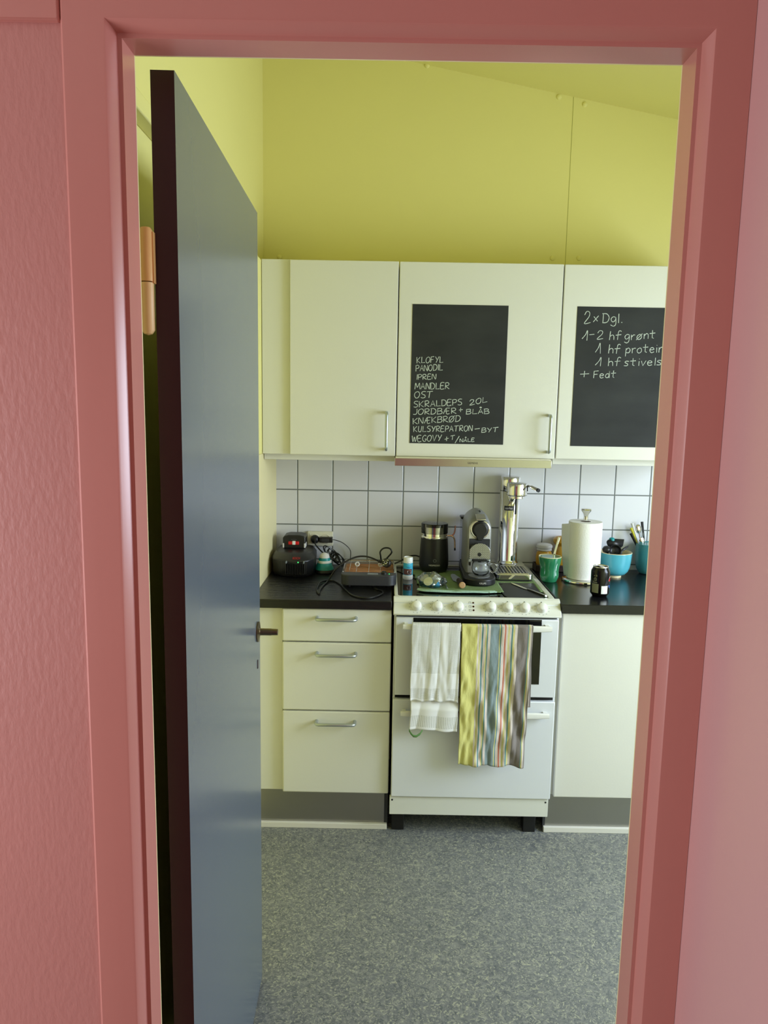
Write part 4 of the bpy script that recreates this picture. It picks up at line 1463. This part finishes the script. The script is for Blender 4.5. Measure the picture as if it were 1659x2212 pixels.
# chrome soda maker
t = thing('soda_maker', 'tall polished chrome soda maker with a side lever', 'soda maker', (.49, .43, HZ+.0066))
z0 = HZ+.0066
MB().prism(rrect(.4085, .5525, .283, .578, .016), z0, z0+.006).build('base_foot', M['rubber'], t, smooth=False)
MB().prism(rrect(.407, .554, .280, .582, .018), z0+.005, z0+.027).build('base_tray', M['chrome'], t, bevel=.003, seg=3)
MB().prism(rrect(.419, .543, .292, .43, .010), z0+.0268, z0+.0285).build('drip_rim', M['chrome'], t, bevel=.001)
mb = MB()
for i in range(9):
    x = .430+i*.0128
    mb.box(x-.0022, x+.0022, .300, .42, z0+.0283, z0+.0305)
mb.build('drip_grate', M['steel'], t, bevel=.0006)
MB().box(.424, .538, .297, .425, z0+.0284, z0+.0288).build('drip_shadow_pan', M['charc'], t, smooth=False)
cc = (.490, .528, z0)
col = MB().lathe([(.047, .026), (.046, .030), (.0425, .0345), (.041, .038), (.041, .330), (.0402, .331), (.0402, .3325), (.041, .3335), (.041, .386), (.039, .391), (.030, .3935), (0, .395)], cc, 64).build('column', M['chrome'], t, angle=50)
MB().lathe([(.0403, .3308), (.0411, .3312), (.0411, .3328), (.0403, .3332)], cc, 48, cap=False).build('seam', M['seal'], col)
hc = (.505, .452, z0)
MB().lathe([(.027, .308), (.030, .310), (.030, .318), (.0395, .3195), (.0415, .3215), (.0418, .3235), (.0418, .368), (.040, .372), (.030, .3745), (0, .376)], hc, 64).build('head', M['chrome'], t, angle=50)
MB().lathe([(.0422, .3235), (.0422, .3245)], hc, 48, cap=False).build('head_seam', M['seal'], t)
MB().cyl((.502, .444, z0+.243), (.502, .444, z0+.312), .0042, 14).build('nozzle', M['rubber'], t)
MB().cyl((.510, .49, z0+.33), (.505, .46, z0+.33), .02, 20).build('head_neck', M['chrome'], t)
MB().box(.5452, .5472, .436, .452, z0+.340, z0+.362).build('lever_slot', M['black'], t)
lv_ = MB().tube([(.546, .45, z0+.3625), (.560, .425, z0+.358)], .0042, 12, 0)
lv_.tube([(.559, .427, z0+.3585), (.5775, .388, z0+.351)], .0075, 16, 0)
lv_ = lv_.build('lever', M['chrome'], t)
MB().cyl((.5773, .3885, z0+.3511), (.5805, .382, z0+.3498), .0079, 16).build('lever_tip', M['rubber'], lv_)
lb = MB().patch(.490, .528, .0413, -.70, .32, z0+.252, z0+.2715, 14).build('name_plate', M['black'], t)
text_mesh('lettering', 'aarke', .466, .496, 0, z0+.2575, M['letter_light'], lb, wrap=(.490, .528, .0416), height=.0095)

# cutting board and table knife
t = thing('cutting_board', 'thin dark grey cutting board at the right front of the hob', 'cutting board', (.48, .13, HZ))
pts = [(.4015, .238), (.4055, .09), (.408, .058), (.414, .042), (.428, .036), (.530, .0355), (.543, .040), (.5495, .052), (.5515, .075), (.5505, .268), (.41, .268)]
MB().prism(pts, HZ+.0005, HZ+.0042).build('board', M['slate'], t, bevel=.001)
MB().lathe([(.0085, 0), (.0085, .0002), (0, .0003)], (.418, .232, HZ+.0043), 20).build('hanging_hole', M['seal'], t)
t = thing('table_knife', 'steel table knife lying across the dark cutting board', 'knife', (.51, .15, HZ+.0045))
a0, a1 = Vector((.4625, .252, 0)), Vector((.5555, .046, 0))
d = (a1-a0).normalized()
s_ = Vector((-d.y, d.x, 0))
L = (a1-a0).length
top, bot = [], []
for i in range(13):
    u = i/12*.5
    w = .0085*min(1, (u/.10))**.6 if u < .1 else .0085
    if u > .42:
        w = .0085-(u-.42)/.08*.0045
    top.append(a0+d*L*u-s_*w)
    bot.append(a0+d*L*u+s_*w*.45)
MB().prism([(p.x, p.y) for p in top+bot[::-1]], HZ+.0058, HZ+.0074).build('blade', M['alu'], t, smooth=False)
MB().tube([a0+d*L*.49+Vector((0, 0, HZ+.0068)), a0+d*L*.7+Vector((0, 0, HZ+.0085)), a0+d*L+Vector((0, 0, HZ+.0085))], [.0036, .0056], 12, 6, flat=.7).build('handle', M['alu'], t)

# ================================================================== things on the right worktop
# dark wooden tray with the two amber jars
t = thing('wooden_tray', 'small dark wooden tray holding the amber jars against the tiles', 'tray', (.68, .545, CT))
mb = MB().box(.610, .765, .508, .586, CT, CT+.006)
mb.box(.610, .616, .508, .586, CT, CT+.030).box(.759, .765, .508, .586, CT, CT+.030).box(.61, .765, .508, .514, CT, CT+.030).box(.61, .765, .580, .586, CT, CT+.030)
mb.build('box', M['darkwood'], t, bevel=.003)
t = thing('storage_jar', 'round amber jar with a white domed lid behind the green mug', 'jar', (.650, .546, CT+.006))
c = (.650, .546, CT+.0065)
MB().lathe([(.020, 0), (.026, .006), (.033, .025), (.0350, .048), (.032, .070), (.027, .080)], c, 44).build('body', M['amber'], t)
MB().lathe([(.026, .080), (.0315, .083), (.0320, .086), (.029, .0885), (.0325, .092), (.0345, .099), (.0325, .106), (.026, .110), (0, .112)], c, 44).build('lid', M['letter_light'], t)
t = thing('storage_jar', 'taller amber jar with a rounded amber top, half hidden behind the kitchen roll', 'jar', (.724, .545, CT+.006))
c = (.724, .545, CT+.0065)
MB().lathe([(.027, 0), (.0285, .004), (.027, .06), (.024, .098), (.022, .103)], c, 44).build('body', M['amber'], t)
MB().lathe([(.020, .102), (.030, .108), (.0375, .120), (.036, .133), (.026, .1415), (0, .146)], c, 44).build('lid', M['amber'], t)

# green mug and spoon
t = thing('mug', 'glossy green ceramic mug with a cream rim and wavy sides', 'mug', (.631, .345, CT))
c = (.631, .345, CT)
MB().lathe([(.0, 0), (.0285, .0), (.0305, .003), (.0365, .018), (.0375, .030), (.0365, .046), (.0385, .062), (.0432, .080), (.0455, .099), (.0452, .1015)], c, 56).build('outside', M['green'], t, angle=60)
MB().lathe([(.0453, .1012), (.0440, .1034), (.0425, .1018), (.0402, .080), (.0360, .062), (.0342, .046), (.034, .02), (0, .012)], c, 56, cap=False).build('rim_and_inside', M['creamglaze'], t, angle=60)
t = thing('spoon', 'spoon handle sticking up out of the green mug', 'spoon', (.64, .345, CT+.02))
mb = MB()
p0, p1 = Vector((.6265, .350, CT+.016)), Vector((.6635, .345, CT+.181))
dd = (p1-p0).normalized()
sdv = Vector((.96, -.1, -.22)).normalized()
nv = dd.cross(sdv).normalized()
mb.obox((p0+p1)/2, sdv*.0042, nv*.0010, dd*((p1-p0).length/2))
mb.build('handle', M['chrome'], t, bevel=.0008)
MB().lathe([(0, -.016), (.008, -.012), (.0105, 0), (.008, .012), (.003, .018)], p0+dd*.004, 16, dd).build('bowl', M['chrome'], t)

# kitchen roll on its stand
RX, RY = .770, .36
t = thing('paper_towel_holder', 'chrome stand holding the kitchen roll', 'paper towel holder', (RX, RY, CT))
MB().lathe([(.082, 0), (.0835, .003), (.0835, .009), (.080, .013), (0, .0145)], (RX, RY, CT), 64).build('base', M['chrome'], t, angle=50)
MB().lathe([(.0075, .014), (.0075, .245), (.0095, .247), (.009, .264), (.0105, .275), (.019, .2865), (.0215, .291), (.0195, .2955), (0, .298)], (RX, RY, CT), 40).build('post', M['chrome'], t)
t = thing('paper_towel_roll', 'white embossed kitchen roll standing on the chrome stand', 'paper roll', (RX, RY, CT+.016))
MB().lathe([(.0205, .016), (.0655, .016), (.0660, .02), (.0660, .240), (.0650, .2445), (.0205, .2445)], (RX, RY, CT), 72, cap=False).build('paper', M['paper'], t, angle=50)
MB().lathe([(.0206, .2443), (.0206, .0165), (.0195, .0165), (.0195, .2443), (.0206, .2443)], (RX, RY, CT), 40, cap=False).build('core', mat('grey_card', (120, 108, 92), .9), t)


def flap(u, v):      # loose outer sheet leaving the roll at the left
    a = rad(-75)
    px, py = RX+.0665*sin(a-.0), RY-.0665*cos(a)
    L_ = .062*u*(1-.62*v*v)
    tx, ty = -.10-.32*u, .95
    return (px+tx*L_*.55-.006*u, py+ty*L_, CT+.238-(.216)*v-.012*u*(1-v))


MB().grid(flap, 12, 20).build('loose_sheet', M['paper'], t, solid=.0006)

# black drinks can
CX_, CY_, CR = .771, .121, .0345
t = thing('drink_can', 'small black drinks can in front of the kitchen roll', 'can', (CX_, CY_, CT))
MB().lathe([(.0245, 0.0), (.0265, .001), (.0275, .004), (.0335, .011), (CR, .014), (CR, .094), (.0335, .099), (.0285, .108), (.0275, .1105)], (CX_, CY_, CT), 56).build('body', M['canblack'], t, angle=60)
MB().lathe([(.0275, .110), (.0283, .1135), (.0275, .1148), (.0262, .1140), (.0255, .1105), (0, .1105)], (CX_, CY_, CT), 48).build('top', M['alu'], t, angle=50)
MB().obox((CX_+.002, CY_-.004, CT+.1135), (.007, .002, .0006), (-.003, .011, .0014), (0, 0, .0007)).build('pull_tab', M['alu'], t, bevel=.0005)
r_ = CR+.0002
MB().patch(CX_, CY_, r_, -1.22, -.42, CT+.018, CT+.052, 10).build('deposit_label', M['olive'], t)
MB().patch(CX_, CY_, r_, -.12, .62, CT+.0155, CT+.0455, 10).build('white_label', M['white'], t)
mb = MB()


def ring_on(cx, cy, r, a_c, z_c, ra, rb, mb, n=22, kx=1.0):
    vs, fs = [], []
    for k in range(n):
        th = 2*PI*k/n
        for q_ in (ra, rb):
            a = a_c+q_*cos(th)/r*kx
            vs.append((cx+r*sin(a), cy-r*cos(a), z_c+q_*sin(th)))
    fs = [(2*k, 2*((k+1) % n), 2*((k+1) % n)+1, 2*k+1) for k in range(n)]
    mb.add(vs, fs)


ring_on(CX_, CY_, r_, -.82, CT+.0685, .004, .0065, mb)
ring_on(CX_, CY_, r_, -.82, CT+.0685, .0, .0018, mb)
mb.patch(CX_, CY_, r_, -1.05, -.58, CT+.0555, CT+.0585, 8).patch(CX_, CY_, r_, -1.07, -1.0, CT+.0555, CT+.063, 2)
ring_on(CX_, CY_, r_, -.70, CT+.0825, .0, .0035, mb)
ring_on(CX_, CY_, r_, -.95, CT+.0815, .0, .0022, mb)
mb.build('side_print', M['olive'], t, smooth=False)
mb = MB()
ring_on(CX_, CY_, r_, 1.32, CT+.056, 0, .0235, mb, 36)
e0 = mb.build('round_emblem', M['white'], t, smooth=False)
for zz0, zz1, mm, nm in ((.0635, .0765, M['red'], 'emblem_red'), (.0350, .0485, M['blueprint'], 'emblem_blue')):
    mb = MB()
    vs, fs = [], []
    for i in range(15):
        z = zz0+(zz1-zz0)*i/14
        h_ = math.sqrt(max(0, .0215**2-(z-.056)**2))
        row = []
        for j in range(9):
            a = 1.32+(-h_+2*h_*j/8)/r_
            row.append((CX_+(r_+.0003)*sin(a), CY_-(r_+.0003)*cos(a), CT+z+.003*sin((a-1.32)*5)))
        vs += row
    fs = [(i*9+j, i*9+j+1, (i+1)*9+j+1, (i+1)*9+j) for i in range(14) for j in range(8)]
    mb.add(vs, fs)
    mb.build(nm, mm, e0, smooth=False)

# turquoise bowl with black kitchen utensils
BX, BY = .926, .452
t = thing('ceramic_bowl', 'turquoise glazed bowl on a pale foot, full of black kitchen utensils', 'bowl', (BX, BY, CT))
MB().lathe([(0, 0), (.0285, 0), (.0285, .0075), (.029, .009)], (BX, BY, CT), 48).build('foot', M['creamglaze'], t)
MB().lathe([(.029, .008), (.043, .0135), (.054, .026), (.0605, .044), (.064, .068), (.0668, .0995), (.0672, .1035)], (BX, BY, CT), 60, cap=False).build('outside', M['turq'], t, angle=60)
MB().lathe([(.0672, .1035), (.0662, .1056), (.0645, .1045), (.0605, .07), (.056, .045), (.045, .024), (0, .016)], (BX, BY, CT), 60, cap=False).build('rim_and_inside', M['creamglaze'], t, angle=60)


def utensil(name, label, cat, grp, root, neck, r, m_, head=None, headm=None):
    k = thing(name, label, cat, root, grp)
    MB().tube([root, tuple((Vector(root)+Vector(neck))/2), neck], r, 10, 4).build('handle', m_, k)
    if head:
        head.build('head', headm or m_, k, solid=.0022, angle=70)
    return k


gu = 'kitchen utensils in the turquoise bowl'


def blade(pts3):
    mb = MB()
    mb.add(pts3, [list(range(len(pts3)))])
    return mb


zb = CT+.03
utensil('slotted_turner', 'broad black turner blade, largest utensil in the turquoise bowl', 'utensil', gu, (.925, .455, zb), (.930, .49, 1.018), .005, M['black'],
        blade([(.902, .492, 1.028), (.899, .495, 1.040), (.905, .5, 1.047), (.930, .505, 1.052), (.976, .505, 1.050), (.970, .498, 1.022), (.945, .490, 1.005), (.917, .488, 1.010)]), M['black'])
mb = MB().lathe([(.0, 0), (.014, .002), (.022, .009), (.0245, .018), (.0235, .018), (.021, .010), (.013, .004), (0, .003)], (.926, .452, 1.006), 26, (-.35, -.75, .4), cap=False)
utensil('ladle', 'black ladle with rounded bowl in front of the broad turner blade', 'utensil', gu, (.915, .45, zb), (.928, .456, 1.008), .0045, M['black'], mb, M['black'])
utensil('spatula', 'pointed dark spatula sticking out at the right of the turquoise bowl', 'utensil', gu, (.93, .445, zb), (.955, .462, 1.008), .004, M['charc'],
        blade([(.952, .462, 1.004), (.9495, .466, 1.010), (.972, .474, 1.024), (.988, .476, 1.030), (.984, .473, 1.021), (.966, .466, 1.008)]), M['charc'])
utensil('whisk', 'teal-tipped round handle at the back of the turquoise bowl', 'utensil', gu, (.92, .47, zb), (.9265, .512, 1.035), .006, M['teal'],
        MB().lathe([(.005, 0), (.0105, .006), (.0125, .014), (.009, .021), (0, .024)], (.9265, .512, 1.032), 24, (0, 0, 1)), M['teal'])
mb = MB().lathe([(0, 0), (.010, .001), (.0155, .005), (.0165, .014), (.012, .021), (0, .024)], (.8925, .462, 1.004), 24, (-.2, -.3, .9))
utensil('serving_spoon', 'round-headed black spoon at the left of the turquoise bowl', 'utensil', gu, (.912, .45, zb), (.895, .462, 1.006), .0048, M['black'], mb, M['black'])

# sea-green pot with cutlery, half behind the door frame
PX, PY = 1.088, .52
t = thing('ceramic_pot', 'sea-green cutlery pot half hidden by the door frame', 'pot', (PX, PY, CT))
MB().lathe([(0, 0), (.030, 0), (.038, .006), (.047, .024), (.0525, .05), (.0545, .085), (.0535, .128)], (PX, PY, CT), 56).build('outside', M['turqdark'], t, angle=60)
MB().lathe([(.0535, .128), (.0525, .1305), (.051, .129), (.051, .06), (.045, .02), (0, .012)], (PX, PY, CT), 56, cap=False).build('rim_and_inside', M['turqdark'], t, angle=60)
gc_ = 'cutlery in the sea-green pot'


def cutlery(name, label, cat, root, tip, m_, kind='handle'):
    k = thing(name, label, cat, root, gc_)
    root, tip = Vector(root), Vector(tip)
    d = (tip-root).normalized()
    s_ = d.cross(Vector((0, 1, 0))).normalized()
    nn = d.cross(s_).normalized()
    L_ = (tip-root).length
    if kind == 'handle':
        mb = MB().tube([root, root+d*L_*.6, tip], [.003, .0062], 10, 6, flat=.7)
        mb.build('handle', m_, k)
    elif kind == 'spoon':
        MB().tube([root, root+d*(L_-.03)], [.0035, .0022], 8, 0).build('handle', m_, k)
        mb = MB()

        def fn(u, v):
            a = 2*PI*u
            return tip-d*.018+d*(.020*cos(a)*v)+s_*(.0125*sin(a)*v)+nn*(.005*(1-v*v))
        mb.grid(fn, 24, 6)
        mb.build('spoon_bowl', m_, k, solid=.001, angle=120)
    else:
        MB().tube([root, root+d*(L_-.04)], [.0035, .0025], 8, 0).build('handle', m_, k)
        mb = MB()
        for q_ in (-1.5, -.5, .5, 1.5):
            mb.tube([root+d*(L_-.042)+s_*q_*.002, root+d*(L_-.03)+s_*q_*.0045+nn*.002, tip+s_*q_*.0045], .0011, 6, 4)
        mb.build('tines', m_, k)


rz = CT+.02
cutlery('table_spoon', 'white-handled piece of cutlery standing tallest at the left of the sea-green pot', 'cutlery', (1.085, .52, rz), (1.0175, .545, 1.113), M['white'])
cutlery('fruit_knife', 'yellow-handled piece of cutlery leaning left in the sea-green pot', 'cutlery', (1.09, .525, rz), (1.0145, .545, 1.093), M['yellowpl'])
cutlery('table_knife', 'black-handled piece of cutlery leaning lowest to the left in the sea-green pot', 'cutlery', (1.09, .515, rz), (1.012, .535, 1.071), M['rubber'])
cutlery('table_spoon', 'steel spoon with its bowl up behind the yellow handle in the sea-green pot', 'spoon', (1.085, .535, rz), (1.045, .555, 1.106), M['chrome'], 'spoon')
cutlery('table_spoon', 'steel spoon with its bowl low at the front of the sea-green pot', 'spoon', (1.085, .52, rz), (1.049, .51, 1.058), M['chrome'], 'spoon')
cutlery('table_fork', 'steel fork with its tines up against the frame edge in the sea-green pot', 'fork', (1.085, .54, rz), (1.062, .558, 1.094), M['satin'], 'fork')
cutlery('table_knife', 'dark knife tip rising beside the door frame from the sea-green pot', 'cutlery', (1.092, .54, rz), (1.066, .562, 1.118), M['charc'])
